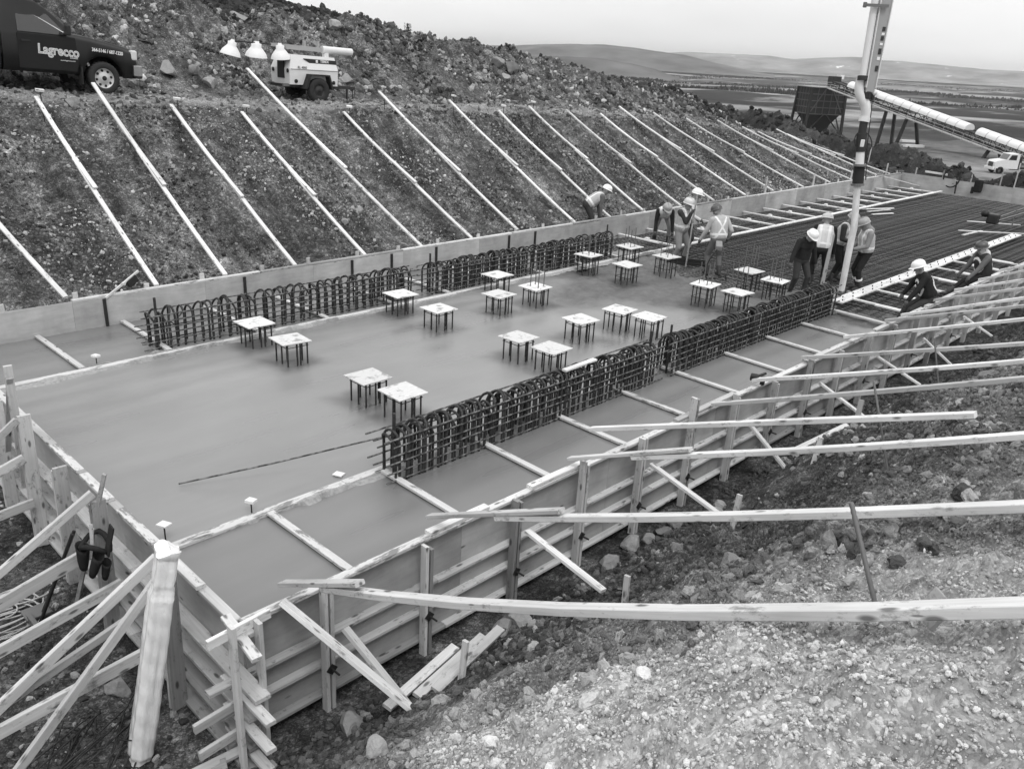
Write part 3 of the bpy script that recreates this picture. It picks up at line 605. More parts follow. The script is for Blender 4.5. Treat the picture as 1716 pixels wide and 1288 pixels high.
b = MB(); b.tube([(3.3, 2.12, .44), (1.9, 2.8, .20), (.95, 3.30, .045)], .011, 5); b.build('loose_bar', 'rebar_spattered', c1, world=True)
# ------------------------------------------------------------------ column starters: bars tied under a square plywood cap
cap_m = MB().box((0,0,0), (.52,.52,.016)).mesh('plywood_cap', 'cap_plywood')
bar_m = MB().tube([(0,0,-.25),(0,0,.372)], .0135, 6).mesh('starter_bar', 'rebar')
tie_m = MB().tube([(-.195,-.195,0),(.195,-.195,0),(.195,.195,0),(-.195,.195,0),(-.195,-.195,0)], .007, 5).mesh('tie', 'rebar')
rod_m = MB().tube([(0,0,.38),(0,0,.86)], .011, 6).mesh('anchor_rod', 'steel_grey')
ST = [(4.21,7.29,0,'at the left end of the far row, beside the open cage'),(4.23,6.15,0,'left of the slab, second from the open far cage'),(7.37,7.29,0,'far row, right end of the open cage'),(7.35,6.08,0,'standing in front of the gap between the far cages'),
 (10.09,7.27,0,'far row, close to the second far cage'),(9.02,6.12,0,'second row, left of the one with rods'),(10.05,6.07,1,'with four tall rods, middle of the second row'),(4.24,4.05,0,'nearest pair, the left one'),(4.27,3.26,0,'nearest pair, the right one by the near cage'),
 (7.37,3.97,0,'middle of the slab, smeared corner, left of its pair'),(7.42,3.25,0,'middle of the slab, with a dark smear, right of its pair'),(9.05,3.99,0,'middle of the slab, standing alone before a close pair'),(10.18,3.97,0,'close pair at the rough concrete, the left one'),(10.28,3.30,0,'close pair at the rough concrete, the right one'),
 (13.18,7.24,1,'with tall rods, beside the end of the far cage'),(14.88,7.29,1,'with tall rods, behind the far cage end'),(13.21,6.07,0,'bare cap on rough concrete below two with rods'),(14.77,6.04,1,'with tall rods, below the worker with the pole'),
 (13.23,3.95,1,'with tall rods, in front of the worker in the crossed vest'),(13.26,3.15,1,'with tall rods, just behind the near cage'),(15.28,4.0,1,'with tall rods, on the edge of the bare reinforcement'),(14.95,3.15,1,'with tall rods, in front of the white-hatted worker')]
for i, (px, py, rods, where) in enumerate(ST):
    hz_ = .0 if i < 14 else .05
    o = thing('column_starter', (px, py, 0), 'plywood-capped rebar stub, '+where, 'column starter', 'capped column starters on the slab', (0,0,rad(jit(4)+(4 if i % 3 == 0 else 0))))
    c = addobj('plywood_cap', cap_m, o, local=Matrix.Translation((jit(.02), jit(.02), .385+hz_)) @ Euler((jit(.02), jit(.02), jit(.08))).to_matrix().to_4x4())
    for (bx, by) in ((-.185,-.185),(0,-.185),(.185,-.185),(.185,0),(.185,.185),(0,.185),(-.185,.185),(-.185,0),(.07,-.17)): addobj('starter_bar', bar_m, o, local=Matrix.Translation((bx+jit(.012), by+jit(.012), hz_+jit(.006)-.002)))
    for z in ((.31, .10) if i >= 14 else (.31,)): addobj('tie', tie_m, o, local=Matrix.Translation((0, 0, z+hz_)))
    if rods:
        for (bx, by) in ((-.10,-.10),(.10,-.10),(.10,.10),(-.10,.10)): addobj('anchor_rod', rod_m, o, local=Matrix.Translation((bx+jit(.02), by+jit(.02), hz_+(.14 if i in (19,20) else 0)+jit(.03))) @ Euler((jit(.03), jit(.03), 0)).to_matrix().to_4x4())
    if False:
        b = MB(); b.ball((.1 if i == 9 else -.05, .12, .402+hz_), .05, 8, 4, (1.8, .8, .35)); b.build('cement_smear', 'rebar_spattered', o)
# ------------------------------------------------------------------ level marks: small white caps on rods
for (x, y, h, s_, lb) in ((1.30, 2.24, .14, .10, 'on the near screed rail, left of the cages'), (1.71, W-1.95, .16, .10, 'beside the far screed rail at the left'), (.33, 2.28, .20, .115, 'at the end wall above the wrapped roll'), (2.55, 2.36, .0, .12, 'lying on the slab near the first cage')):
    o = thing('level_mark', (x, y, 0), 'small white cap on a thin rod '+lb if h else 'small pale plywood square lying on the slab near the first cage', 'level mark')
    b = MB(); b.box((x, y, h+.015), (s_, s_, .03 if h and s_ < .11 else .014), Euler((.05,.1,.5)).to_matrix()); b.build('cap', 'white_paint', o, world=True)
    if h: MB().tube([(x, y, -.05), (x, y, h)], .008, 6).build('rod', 'steel_dark', o, world=True)
# ------------------------------------------------------------------ plank braces up the far bank (two boards lapped)
FAR = [(2.03,.56,14.9,3.33),(3.63,.53,15.12,3.49),(5.01,.53,15.64,3.75),(6.59,.50,15.03,3.32),(8.40,.48,15.12,3.13),(10.04,.49,17.70,4.07),(11.68,.50,15.29,3.08),(13.31,.55,15.88,3.60),(15.65,.51,15.33,3.39),(17.32,.47,14.82,3.11),(19.02,.49,15.08,3.21),
 (20.98,.52,15.11,3.07),(22.97,.53,15.12,2.92),(25.08,.55,15.92,3.10),(27.13,.55,15.75,2.86),(29.54,.53,15.65,2.60),(31.93,.54,15.57,2.49),(33.96,.53,15.45,2.17),(35.37,.54,15.36,1.93),(36.65,.57,15.12,2.03),(38.16,.53,15.29,1.75)]
for i, (x, z0, y1, z1) in enumerate(FAR):
    A = Vector((x, W+.10, z0+.03)); B = Vector((x+jit(.04)-(1.0 if i == 0 else 0), y1, z1)); d = B-A; up = Vector((0,-d.z,d.y)).normalized(); dx = .0
    o = thing('plank_brace', A, 'pale lapped plank brace up the far bank, %s from the left' % ORD[i], 'plank', 'plank braces up the far bank')
    f0 = random.uniform(.38, .5); f1 = f0+random.uniform(.08, .2); s_ = 1 if i % 3 else -1
    board(A, A+d*f1, .089, .038, 'lumber_bright', o, up=up, sag=.03)
    M0 = A+d*f0+up*.040+Vector((s_*.02,0,0)); M1 = B+up*.040+Vector((s_*.02,0,0))
    board(M0, M1, .089, .038, 'lumber_bright', o, up=up, sag=.05)
    if i < 13 and i not in (0, 2, 5):      # steel pin and wood block at the top
        p = A+d*.965; gz = float(ground_z(p.x, p.y)); b = MB(); b.tube([(p.x+.07, p.y, gz-.2), (p.x+.07, p.y+.02, p.z+.26)], .012, 6); b.build('steel_pin', 'steel_dark', o, world=True)
        b = MB(); b.box((p.x+.07, p.y+.03, p.z+.28), (.16, .09, .045), Euler((.2,.1,jit(.6))).to_matrix()); b.build('wood_block', 'lumber_bright', o, world=True)
# ------------------------------------------------------------------ braces from the near wall up the near bank
NEAR = [(.41,.04,-5.35,3.47,.05),(2.08,.07,-5.4,3.27,.02),(4.13,0,-5.2,3.0,.02),(4.98,.39,-3.75,2.28,0),(6.97,-.14,-4.6,2.52,.02),(8.27,-.02,-4.6,2.43,.03),(9.84,-.02,-4.6,2.31,.02),(11.49,.02,-4.6,2.46,.03),
 (13.22,-.01,-4.4,2.32,.02),(13.87,-.06,-4.4,2.46,.02),(15.53,-.03,-4.2,2.32,.02),(16.91,-.04,-4.,2.3,.02),(18.45,-.06,-4,2.5,.02),(20.1,-.05,-4,2.5,.02)]
for i, (x, y0, y1, z1, sg) in enumerate(NEAR):
    A = Vector((x, y0, .62+.005*i % .02)); B = Vector((x, y1, z1)); d = B-A; up = Vector((0, d.z, -d.y)).normalized()
    o = thing('plank_brace', A, 'timber brace from near wall top to near bank, %s from near corner' % ORD[i], 'plank', 'timber braces up the near bank')
    if i < 3:
        f = (.215, .31, .30)[i]; board(A+up*.02, A+d*f+up*.03+Vector((-.01,0,0)), .089, .038, 'lumber', o, up=up)
        board(A+d*(f*.55)-up*.012, B-up*.02, .089, .05, 'lumber_bright', o, up=up, sag=sg*2)
    else: board(A, B, .089, .052, 'lumber_bright' if i % 2 else 'lumber', o, up=up, sag=sg)
# struts from the post feet to the bank
KICK = [(3.26,.12,-1.31,-.04),(5.54,.19,-1.24,-.07),(7.9,.15,-.95,-.38),(10.32,.12,-1.06,-.21),(12.73,.05,-1.14,-.28),(15.08,-.06,-.84,-.46),(17.49,-.03,-.86,-.33)]
for i, (x, z0, y1, z1) in enumerate(KICK):
    o = board((x,-.19,z0), (x+jit(.05),y1,z1), .089, .038, 'lumber_bright', None, 'strut', up=(.15,.1,1)); tag(o, 'short pale strut from the near wall foot to the bank, %s from the near corner' % ORD[i], 'strut', 'short struts along the near wall')
o = board((.30,-.12,.60), (1.0,-1.42,-.38), .14, .038, 'lumber_bright', None, 'plank', up=(.2,.4,1)); tag(o, 'wide plank sloping down from the near corner with a bolt in its lower end', 'plank')
o = board((.84,-.24,.11), (1.0,-1.05,-.42), .10, .038, 'lumber', None, 'plank', up=(.3,.3,1)); tag(o, 'plank crossing beneath the wide plank at the near corner', 'plank')
for (p0, p1, lb) in (((.92,-.74,-.50),(1.95,-.50,-.54),'loose board lying at the wall foot nearest the corner'),((1.15,-.88,-.42),(2.2,-.64,-.46),'muddy loose board lying second from the wall foot'),((1.26,-1.0,-.34),(2.34,-.74,-.38),'muddy loose board lying outermost at the wall foot')):
    tag(board(p0, p1, .10, .038, 'lumber', None, 'loose_board', up=(0,-.2,1)), lb, 'board', 'loose boards at the wall foot')
# stakes driven into the near bank
def gz(x, y): return float(ground_z(x, y))
for (x, y, h, lx, ly, lb) in ((3.35,-1.50,.34,.06,.05,'leaning wooden stake on the bank near the second strut'),(5.15,-1.62,.40,.10,.02,'tall wooden stake on the bank below the second brace'),(1.45,-1.12,.34,.1,.05,'wooden stake beside the wide plank at the near corner'),(6.75,-1.75,.36,.1,.0,'wooden stake on the bank below the third brace'),(7.9,-1.75,.42,.12,.03,'dark-sided stake with a board lying against it')):
    g = gz(x, y); tag(board((x, y, g-.15), (x+lx, y+ly, g+h), .064, .038, 'lumber_weathered' if h > .4 else 'lumber', None, 'stake', up=(1,0,0)), lb, 'stake')
x, y = 7.75, -1.55; g = gz(x, y); tag(board((x-.5, y+.25, g-.02), (x+.1, y-.12, g+.30), .089, .038, 'lumber_bright', None, 'loose_board'), 'short board propped on the bank against a stake', 'board')
for (x, y, h, lx, ly, lb) in ((.62,-4.62,.40,.10,.30,'long rusty rebar pin driven beside the nearest brace'),(5.0,-3.2,.75,.18,.42,'dark rebar pin driven beside the fourth brace'),(9.0,-2.4,.7,.1,.3,'dark rebar pin with wood blocks below the seventh brace')):
    g = gz(x, y); b = MB(); p0 = Vector((x, y, g-.12)); p1 = Vector((x+lx, y+ly, g+h)); N_ = 44
    b.tube([p0.lerp(p1, k/N_) for k in range(N_+1)], [(.0125 if k % 2 else .0100) for k in range(N_+1)], 7); tag(b.build('rebar_pin', 'steel_grey', world=True), lb, 'rebar pin')
x, y = .55, -4.78; g = gz(x, y); R = Euler((rad(-60), .1, rad(40))).to_matrix(); b = MB(); b.cbox((x, y, g+.10), (.15, .13, .02), .004, R); tag(b.build('wood_offcut', 'lumber_weathered', world=True), 'flat wood offcut behind the nearest brace on the gravel', 'offcut')
# ------------------------------------------------------------------ raking braces of the end wall
EB = [(2.31,-.30,.80,-2.9,-.72,.062,'upper raking brace at the tool belt post'),(2.36,-.33,.16,-3.4,-.62,.12,'wide lower brace below the tool belt'),(2.0,-.25,-.10,-3.2,-.70,.10,'low flat brace just under the tool belt'),
 (.82,-.32,.83,-2.75,-.62,.075,'upper raking brace at the wrapped roll'),(.60,-.34,.85,-1.95,-.78,.06,'steep brace reaching the lower left behind the wrapped roll'),(.86,-.33,.40,-2.8,-.40,.05,'grey-sided middle brace behind the wrapped roll'),(.80,-.30,-.03,-3.1,-.30,.10,'low wide brace behind the wrapped roll'),
 (4.36,-.34,.86,-2.2,-.5,.062,'upper raking brace at the tall left post'),(4.36,-.34,.38,-2.4,-.3,.089,'middle brace at the tall left post'),(4.28,-.34,-.16,-2.6,-.40,.089,'low brace at the tall left post')]
for (y, x0, z0, x1, z1, w_, lb) in EB:
    tag(board((x0, y, z0), (x1, y+jit(.05), z1), .045, w_+.02, 'lumber' if 'grey' not in lb else 'lumber_weathered', None, 'raking_brace'), 'timber '+lb+' of the end wall', 'brace', 'raking braces of the end wall')
tag(board((-.9,-.02,-.765), (-.35,-.22,-.66), .12, .03, 'lumber_weathered', None, 'loose_board'), 'grey loose board lying on the pit floor by the corner', 'board')
# ------------------------------------------------------------------ vehicles on the bench
t = NT('black_paint', .22, .5); n1 = t.noise(t.coord(), 2.5, 4); n2 = t.noise(t.coord(), 30, 4)
t.base(t.math('MULTIPLY_ADD', n1, .008, .005)).rough(t.math('MULTIPLY_ADD', n2, .25, .24)); t.b.inputs['Specular IOR Level'].default_value = .3
t = NT('window_glass', .06, .6); t.base(.06); t.b.inputs['Transmission Weight'].default_value = .55; t.b.inputs['Roughness'].default_value = .04
plain('rim', .5, .35, .5, .2, .1); plain('chrome', .35, .25, .5, .7, .1); plain('grille', .05, .4, .4, .3); plain('seat', .2, .9, .1); plain('lamp_glass', .6, .15, .6, 0, .05); plain('tyre', .03, .85, .25, 0, .3, 20)
plain('worn_white', .66, .5, .4, 0, .12, 4)
def text(body, size, M, mat, parent, name='lettering', ext=.003, bold=0.0, align='CENTER', outline=None, sx=1.0):
    cu_ = bpy.data.curves.new(name, 'FONT'); cu_.body = body; cu_.size = size; cu_.extrude = ext; cu_.align_x = align; cu_.align_y = 'CENTER'; cu_.offset = bold; cu_.resolution_u = 3
    o = bpy.data.objects.new('tmp', cu_); COL.objects.link(o); dg = bpy.context.evaluated_depsgraph_get(); me = bpy.data.meshes.new_from_object(o.evaluated_get(dg)); bpy.data.objects.remove(o)
    me.materials.clear(); me.materials.append(MATS[mat]); me.transform(Matrix.Diagonal((sx,1,1,1))); return addobj(name, me, parent, local=M)
def side(x, y, z, rz=0, tilt=0):   # frame for flat things on the right-hand side (normal -y)
    return Matrix.Translation((x, y, z)) @ Euler((rad(90)+tilt, 0, 0)).to_matrix().to_4x4() @ Euler((0,0,rz)).to_matrix().to_4x4()
def wheel(parent, x, y, z, r, w, s_, rim_mat='rim', holes=8, hr=.62):
    R = Euler((rad(90)*s_, 0, 0)).to_matrix()
    t_ = MB(); t_.lathe([(r*hr,-w/2),(r*.86,-w/2),(r*.97,-w*.42),(r,-w*.3),(r,w*.3),(r*.97,w*.42),(r*.86,w/2),(r*.66,w/2),(r*hr,w*.42)], 28, (x,y,z), R)
    for i in range(28):
        a = 2*PI*i/28; t_.box(Vector((x,y,z))+R @ Vector((r*math.cos(a), r*math.sin(a), 0)), (.02, .05, w*.62), R @ Euler((0,0,a)).to_matrix())
    wo = t_.build('wheel', 'tyre', parent)
    b = MB(); b.lathe([(r*hr,w*.40),(r*hr*.93,w*.30),(r*hr*.85,w*.24),(r*.30,w*.33),(r*.24,w*.40),(r*.10,w*.42),(0.001,w*.42)], 28, (x,y,z), R); b.build('rim', rim_mat, wo)
    b = MB()
    for i in range(holes):
        a = 2*PI*i/holes+.2; c = Vector((x,y,z))+R @ Vector((r*.47*math.cos(a), r*.47*math.sin(a), w*.30)); b.lathe([(.001,.0),(r*.085,.0),(r*.085,-.03)], 10, c, R)
    b.lathe([(.001,w*.44),(r*.15,w*.43),(r*.16,w*.36)], 12, (x,y,z), R); b.build('rim_holes', 'black_rubber', wo); return wo
PZ = 3.40; px_, py_ = 6.02, 18.55
pk = thing('pickup_truck', (px_, py_, float(bench(6.2))+.02), 'dark pickup truck with white lettering parked at the top left on the bench', 'truck', None, (0, rad(3.2), rad(2.0)))
def loft(sts, close=True):
    b = MB(); n = len(sts[0][1]); vs = []
    for x, pts in sts:
        for (y, z) in pts: vs.append((x, y, z))
    fs = [(i*n+k, i*n+(k+1), (i+1)*n+k+1, (i+1)*n+k) for i in range(len(sts)-1) for k in range(n-1)]
    b.add(vs, fs, 0, True)
    if close: b.add(vs[:n], [tuple(range(n))]); b.add(vs[-n:], [tuple(range(n-1,-1,-1))])
    return b
def half(zl, ymax, zbelt, yt, ztop, zc):
    h = [(ymax*.90, zl), (ymax*.985, zl+.12 if zl < .6 else zl+.03), (ymax, max(.82, zl+.05)), (ymax*.985, zbelt-.06), (ymax*.955, zbelt), (yt+.03, ztop-.05), (yt, ztop), (yt*.6, zc), (0, zc+.005)]
    return h+[(-a, b) for a, b in reversed(h[:-1])]
def zl_at(x, ax=0.0, r=.50):
    d = abs(x-ax); return max(.42, (.385+math.sqrt(max(r*r-d*d, 0))) if d < r else .42)
sts = []
for x in [.86,.80,.7,.55]+[.5-.05*i for i in range(21)]+[-.62,-.8,-1.0,-1.2,-1.4,-1.6,-2.0,-2.22,-2.28]:
    zl = zl_at(x); hood = np.interp(x, [-.62,-.3,.55,.80,.86], [1.34,1.31,1.17,1.10,.98])
    if x >= -.62: sts.append((x, half(zl, np.interp(x, [-.6,.5,.86], [1.0,.985,.90]), hood-.07, np.interp(x, [-.6,.8,.86], [.80,.78,.74]), hood, hood+.03)))
    else:
        top = np.interp(x, [-2.28,-2.22,-2.0,-1.6,-1.4,-1.2,-1.0,-.8,-.62], [1.88,1.96,2.01,2.02,1.99,1.87,1.71,1.52,1.34]); yt = np.interp(top, [1.34,1.7,2.02], [.86,.76,.68])
        sts.append((x, half(zl, 1.0, 1.27, yt, top, top+.025)))
pb = loft(sts).build('body', 'black_paint', pk)
# bed
def zlb(x): return zl_at(x, -3.55)
bs = [(x, [(.90, zlb(x)), (.985, zlb(x)+.1), (.995, max(.85, zlb(x)+.05)), (.98, 1.26), (.92, 1.28), (.92, .8), (0,.8)]+[(-a, b_) for a, b_ in reversed([(.90, zlb(x)), (.985, zlb(x)+.1), (.995, max(.85, zlb(x)+.05)), (.98, 1.26), (.92, 1.28), (.92, .8)])]) for x in [-2.33,-2.6,-2.9]+[-3.05-.05*i for i in range(21)]+[-4.3,-4.65]]
bed = loft(bs).build('bed', 'black_paint', pk)
b = MB()
for s_ in (-1, 1): b.tube([(-2.36, s_*.85, 1.26), (-2.36, s_*.85, 1.98), (-2.36, 0, 2.0)], .03, 6)
for yy in (-.5,-.2,.1,.4): b.tube([(-2.36, yy, 1.26), (-2.36, yy, 1.98)], .015, 5)
for zz in (1.5, 1.75): b.tube([(-2.36,-.85,zz), (-2.36,.85,zz)], .015, 5)
b.build('headache_rack', 'steel_dark', pk)
b = MB(); b.cbox((-2.75,-.55,1.42), (.5,.5,.3), .04); b.build('white_bin', 'worn_white', pk)
# door, window, mirror, lights
yb = -1.004
b = MB(); b.prism([(-1.95,.50),(-.66,.50),(-.60,.75),(-.66,1.26),(-1.95,1.26)], yb, yb+.03); dr = b.build('door', 'black_paint', pk)
b = MB(); b.cbox((-1.78, yb-.012, 1.10), (.20,.03,.045), .01); b.build('handle', 'black_rubber', dr)
def glass_side(s_):
    pts = [(-1.92,1.30,.965),(-.80,1.30,.965),(-.86,1.36,.93),(-1.22,1.76,.765),(-1.40,1.87,.72),(-1.86,1.90,.715)]
    b = MB(); b.add([(x, s_*(y+.004), z) for x, z, y in pts], [tuple(range(6))]); return b.build('side_window', 'window_glass', pk)
glass_side(-1); glass_side(1)
b = MB(); b.add([(-.66,-.80,1.37),(-.66,.80,1.37),(-1.36,.64,1.99),(-1.36,-.64,1.99)], [(0,1,2,3)]); w_ = b.build('windscreen', 'window_glass', pk); 
b = MB(); b.add([(-2.285,-.66,1.35),(-2.285,.66,1.35),(-2.275,.6,1.88),(-2.275,-.6,1.88)], [(0,1,2,3)]); b.build('rear_window', 'window_glass', pk)
b = MB(); b.cbox((-1.65,-.42,1.25), (.5,.5,.9), .08); b.cbox((-1.65,.42,1.25), (.5,.5,.9), .08); b.lathe([(.17,-.015),(.2,0),(.17,.015)], 20, (-1.02,.42,1.34), Euler((0,rad(-60),0)).to_matrix()); b.build('seat', 'seat', pk)
b = MB(); b.cbox((-.86,-1.10,1.42), (.11,.18,.23), .035); b.box((-.86,-1.0,1.34), (.08,.14,.05)); b.build('mirror', 'black_rubber', pk)
for s_ in (-1, 1):
    b = MB(); b.cbox((.80, s_*.80, .99), (.16,.26,.24), .04); b.build('headlight', 'lamp_glass', pk)
b = MB(); b.cbox((.90,0,.58), (.18,1.92,.30), .05); b.build('front_bumper', 'grille', pk)
b = MB(); b.cbox((.86,-.93,.62), (.22,.12,.26), .02); b.build('bumper_corner', 'chrome', pk)
b = MB(); b.cbox((.86,0,.95), (.06,1.2,.26), .02); b.build('grille', 'grille', pk)
b = MB(); b.box((-.56,-.93,.42), (.03,.24,.42)); b.build('mud_flap', 'black_rubber', pk)
for (wx, wy, s_) in ((0,-.86,1),(0,.86,-1),(-3.55,-.86,1),(-3.55,.86,-1)): wheel(pk, wx, wy, .385, .385, .25, s_)
b = MB(); b.tube([(-3.55,-.8,.4),(-3.55,.8,.4)], .06, 8); b.tube([(0,-.8,.4),(0,.8,.4)], .05, 8); b.box((-1.9,0,.5), (5,.8,.16)); b.build('chassis', 'steel_dark', pk)
text('Lagrecco', .30, side(-1.06, yb-.006, .93, rad(-2)), 'white_paint', dr, bold=.010, sx=.86)
text('Lagrecco', .30, side(-1.06, yb-.012, .93, rad(-2)), 'grey_paint', dr, bold=-.006, sx=.86)
text('Limited', .06, side(-.72, yb-.006, .80), 'white_paint', dr); text('www.lagrecco.com', .045, side(-.86, yb-.006, .73), 'white_paint', dr)
text('364-5146 / 687-1220', .115, side(.10, -1.004, 1.02, rad(-3)), 'white_paint', pb, bold=.003, sx=.78)
for i, s in enumerate(('CONCRETE','FLOOR','FINISHING')): text(s, .15, side(-2.78, -1.0, 1.14-.13*i), 'white_paint', bed, bold=.005)
# ------------------------------------------------------------------ mobile light tower
lt = thing('light_tower', (12.30, 18.25, float(bench(12.3))), 'white wheeled light tower trailer with folded mast and four lamps on the bench', 'light tower', None, (0, rad(1.5), rad(-3)))
bd = MB(); prof = [(-.80,.50),(.80,.50),(.76,1.28),(-.80,1.30)]
y0, y1 = -.55, .55
vs = []
for (x, z, y) in [(-.82,.48,.55),(.80,.48,.55),(.80,.92,.58),(-.84,.92,.58),(.74,1.30,.46),(-.70,1.32,.46)]: vs += [(x,-y,z),(x,y,z)]
bd.add(vs, [(0,2,4,6),(1,7,5,3),(6,4,8,10),(7,11,9,5),(10,8,9,11),(2,3,5,4),(4,5,9,8),(0,6,7,1),(6,10,11,7),(0,1,3,2)])
body = bd.build('body', 'worn_white', lt)
b = MB(); b.prism([(-.35,1.225),(.765,1.215),(.775,1.10),(-.15,1.105)], -.525, -.50); o = b.build('decal', 'steel_dark', body); o.matrix_basis = Matrix.Rotation(0, 4, 'X')
text('TEREX', .10, side(.36, -.532, 1.165), 'white_paint', body, bold=.003); text('RL 4000', .09, side(-.42, -.592, .97, 0), 'steel_grey', body, bold=.002)
b = MB(); b.box((.10,-.531,1.165), (.07,.006,.08)); b.build('emblem', 'white_paint', body)
b = MB(); b.box((0,-.585,.915), (1.6,.012,.012)); b.build('seam', 'steel_grey', body)
b = MB()
b.box((-.835,-.05,.95), (.02,.42,.62)); b.build('radiator_grille', 'black_rubber', body)
b = MB()
for (x, y, z) in ((-.84,-.48,.86),(-.84,.42,.86)): b.lathe([(.001,.0),(.06,.0),(.06,.04)], 14, (x-.02,y,z), Euler((0,rad(90),0)).to_matrix())
for (x, z) in ((-.62,.58),(.66,.58)): b.lathe([(.001,.0),(.055,.0),(.055,.03)], 14, (x,-.575,z), Euler((rad(-90),0,0)).to_matrix())
b.build('marker_lamp', 'black_rubber', body)
for s_ in (-1, 1):
    b = MB(); pr = [(.52,.38),(.40,.80),(-.28,.80),(-.42,.38),(-.36,.38),(-.24,.76),(.36,.76),(.46,.38)]; b.prism(pr, s_*.80, s_*.50); b.build('mudguard', 'black_rubber', lt)
    wheel(lt, .05, s_*.68, .345, .345, .2, -s_, 'steel_dark', 5, .55)
b = MB(); b.tube([(.05,-.6,.345),(.05,.6,.345)], .045, 8); b.box((0,0,.44), (1.9,.9,.08)); b.build('axle_frame', 'steel_dark', lt)
b = MB(); b.beam((.8,-.35,.46), (1.75,0,.42), .07, .09); b.beam((.8,.35,.46), (1.75,0,.42), .07, .09); b.tube([(1.45,-.05,.45),(1.45,-.05,.02)], .03, 8); b.tube([(1.65,-.08,.4),(1.62,-.09,.1),(1.7,-.06,.14),(1.75,-.05,.38)], .015, 5); b.build('drawbar', 'steel_dark', lt)
b = MB(); b.beam((-1.0,-.45,.46), (-.8,-.45,.46), .08, .08); b.beam((-1.0,.45,.46), (-.8,.45,.46), .08, .08); b.build('outrigger', 'steel_grey', lt)
b = MB(); b.beam((-.75,-.15,1.52), (.45,-.15,1.50), .13, .13); b.beam((-1.2,-.15,1.545), (-.6,-.15,1.53), .09, .09); b.box((-.1,-.15,1.65), (.06,.1,.16)); b.box((.35,-.15,1.64), (.06,.1,.18)); ms = b.build('mast', 'grey_paint', lt)
b = MB(); b.box((.62,-.15,1.40), (.14,.14,.28)); b.build('mast_rest', 'worn_white', lt)
b = MB(); b.tube([(.5,-.15,1.51),(.62,-.15,1.51)], .11, 14); b.tube([(.62,-.15,1.51),(1.55,-.15,1.50)], .105, 16); b.build('mast_tube', 'worn_white', lt)
b = MB(); b.tube([(-2.6,-.15,1.56),(-.7,-.15,1.55)], .025, 6); b.build('lamp_bar', 'steel_dark', lt)
for (x, y, tl) in ((-2.45,-.3,.18),(-1.72,-.35,0),(-1.45,.30,.05),(-.98,-.3,-.12)):
    R = Euler((.1, tl, 0)).to_matrix(); b = MB(); b.lathe([(.29,-.33),(.285,-.31),(.25,-.22),(.17,-.12),(.12,-.06),(.12,.03),(.06,.05),(.05,.10),(.001,.10)], 20, (x,y,1.50), R); lo = b.build('lamp', 'white_paint', lt)
    b = MB(); b.lathe([(.001,-.325),(.285,-.327)], 20, (x,y,1.50), R); b.build('lens', 'lamp_glass', lo); b = MB(); b.tube([(x,y,1.58),(x,y,1.72)], .04, 8); b.build('bracket', 'steel_grey', lo)
# ------------------------------------------------------------------ concrete pump boom and hose
plain('boom_paint', .30, .5, .4, 0, .10, 2); plain('boom_white', .66, .45, .4, 0, .08, 2)
t = NT('hose_white', .6, .3); n1 = t.noise(t.coord('Object', (1,1,.3)), 5, 6, .7); t.base(t.ramp(n1, (.3, .45), (.6, .68)))
BX0 = Vector((17.07, 2.54, -.02)); rgt = Vector((cr.x, cr.y, 0)).normalized(); fwd = Vector((-rgt.y, rgt.x, 0)) 
def bp(a, d, z): return BX0+rgt*(a-float(np.interp(z, [0,.75,1.5,2.55,3.5,4.,4.5,6.4,10.5], [-.06,.03,.09,.27,.41,.45,.515,.73,1.3])))+fwd*d+Vector((0,0,z+.02))       # a: to the right, d: away, z: up
# image-plane measures turned into metres at the hose: lean to the right going up
bo = thing('concrete_pump_boom', BX0, 'pale concrete pump boom tip with its white hose hanging to the rebar', 'pump boom')
b = MB(); b.tube([bp(0,0,.0), bp(.10,.05,.75), bp(.20,.14,1.5), bp(.31,.28,2.55)], [.072,.075,.078,.078], 20); hs = b.build('hose', 'hose_white', bo, world=True)
b = MB(); b.tube([bp(.31,.28,2.48), bp(.34,.32,2.90)], .125, 18); b.build('rubber_sleeve', 'black_rubber', bo, world=True)
b = MB()
for z in (2.46, 2.90): b.tube([bp(.31+(z-2.5)*.07,.28,z), bp(.315+(z-2.5)*.07,.285,z+.05)], .15, 18)
b.build('clamp_ring', 'steel_grey', bo, world=True)
b = MB(); b.tube([bp(.345,.33,2.93), bp(.36,.36,3.22)], .095, 18); b.build('pipe', 'boom_white', bo, world=True)
b = MB(); b.tube([bp(.36,.36,3.22), bp(.38,.40,3.62)], .115, 18); b.build('rubber_sleeve', 'steel_dark', bo, world=True)
b = MB(); b.cbox(bp(.36,.27,3.42), (.07,.07,.16), .01); b.build('label_plate', 'white_paint', bo, world=True)
b = MB(); pts = [bp(.42+.20*math.cos(a), .38+.1*math.sin(a), 3.44+.22*math.sin(a)) for a in np.linspace(-1.3, 3.6, 22)]; b.tube(pts, .014, 6); b.build('cable_loop', 'black_rubber', bo, world=True)
b = MB(); b.tube([bp(.50,.3,2.6), bp(.50,.33,3.4), bp(.52,.36,4.2), bp(.54,.4,4.6)], .012, 6); b.build('chain', 'steel_dark', bo, world=True)
b = MB(); b.tube([bp(.38,.40,3.62), bp(.40,.42,3.90)], .09, 18); b.build('pipe', 'steel_dark', bo, world=True)
b = MB(); b.tube([bp(.40,.42,3.88), bp(.42,.43,3.98)], .125, 18); b.build('clamp_ring', 'boom_white', bo, world=True)
b = MB(); b.tube([bp(.425,.43,3.96), bp(.43,.43,4.12), bp(.39,.44,4.28), bp(.31,.46,4.40), bp(.26,.48,4.52), bp(.25,.5,4.66), bp(.27,.5,4.8)], [.105,.11,.112,.11,.105,.10,.095], 18); b.build('elbow', 'boom_white', bo, world=True)
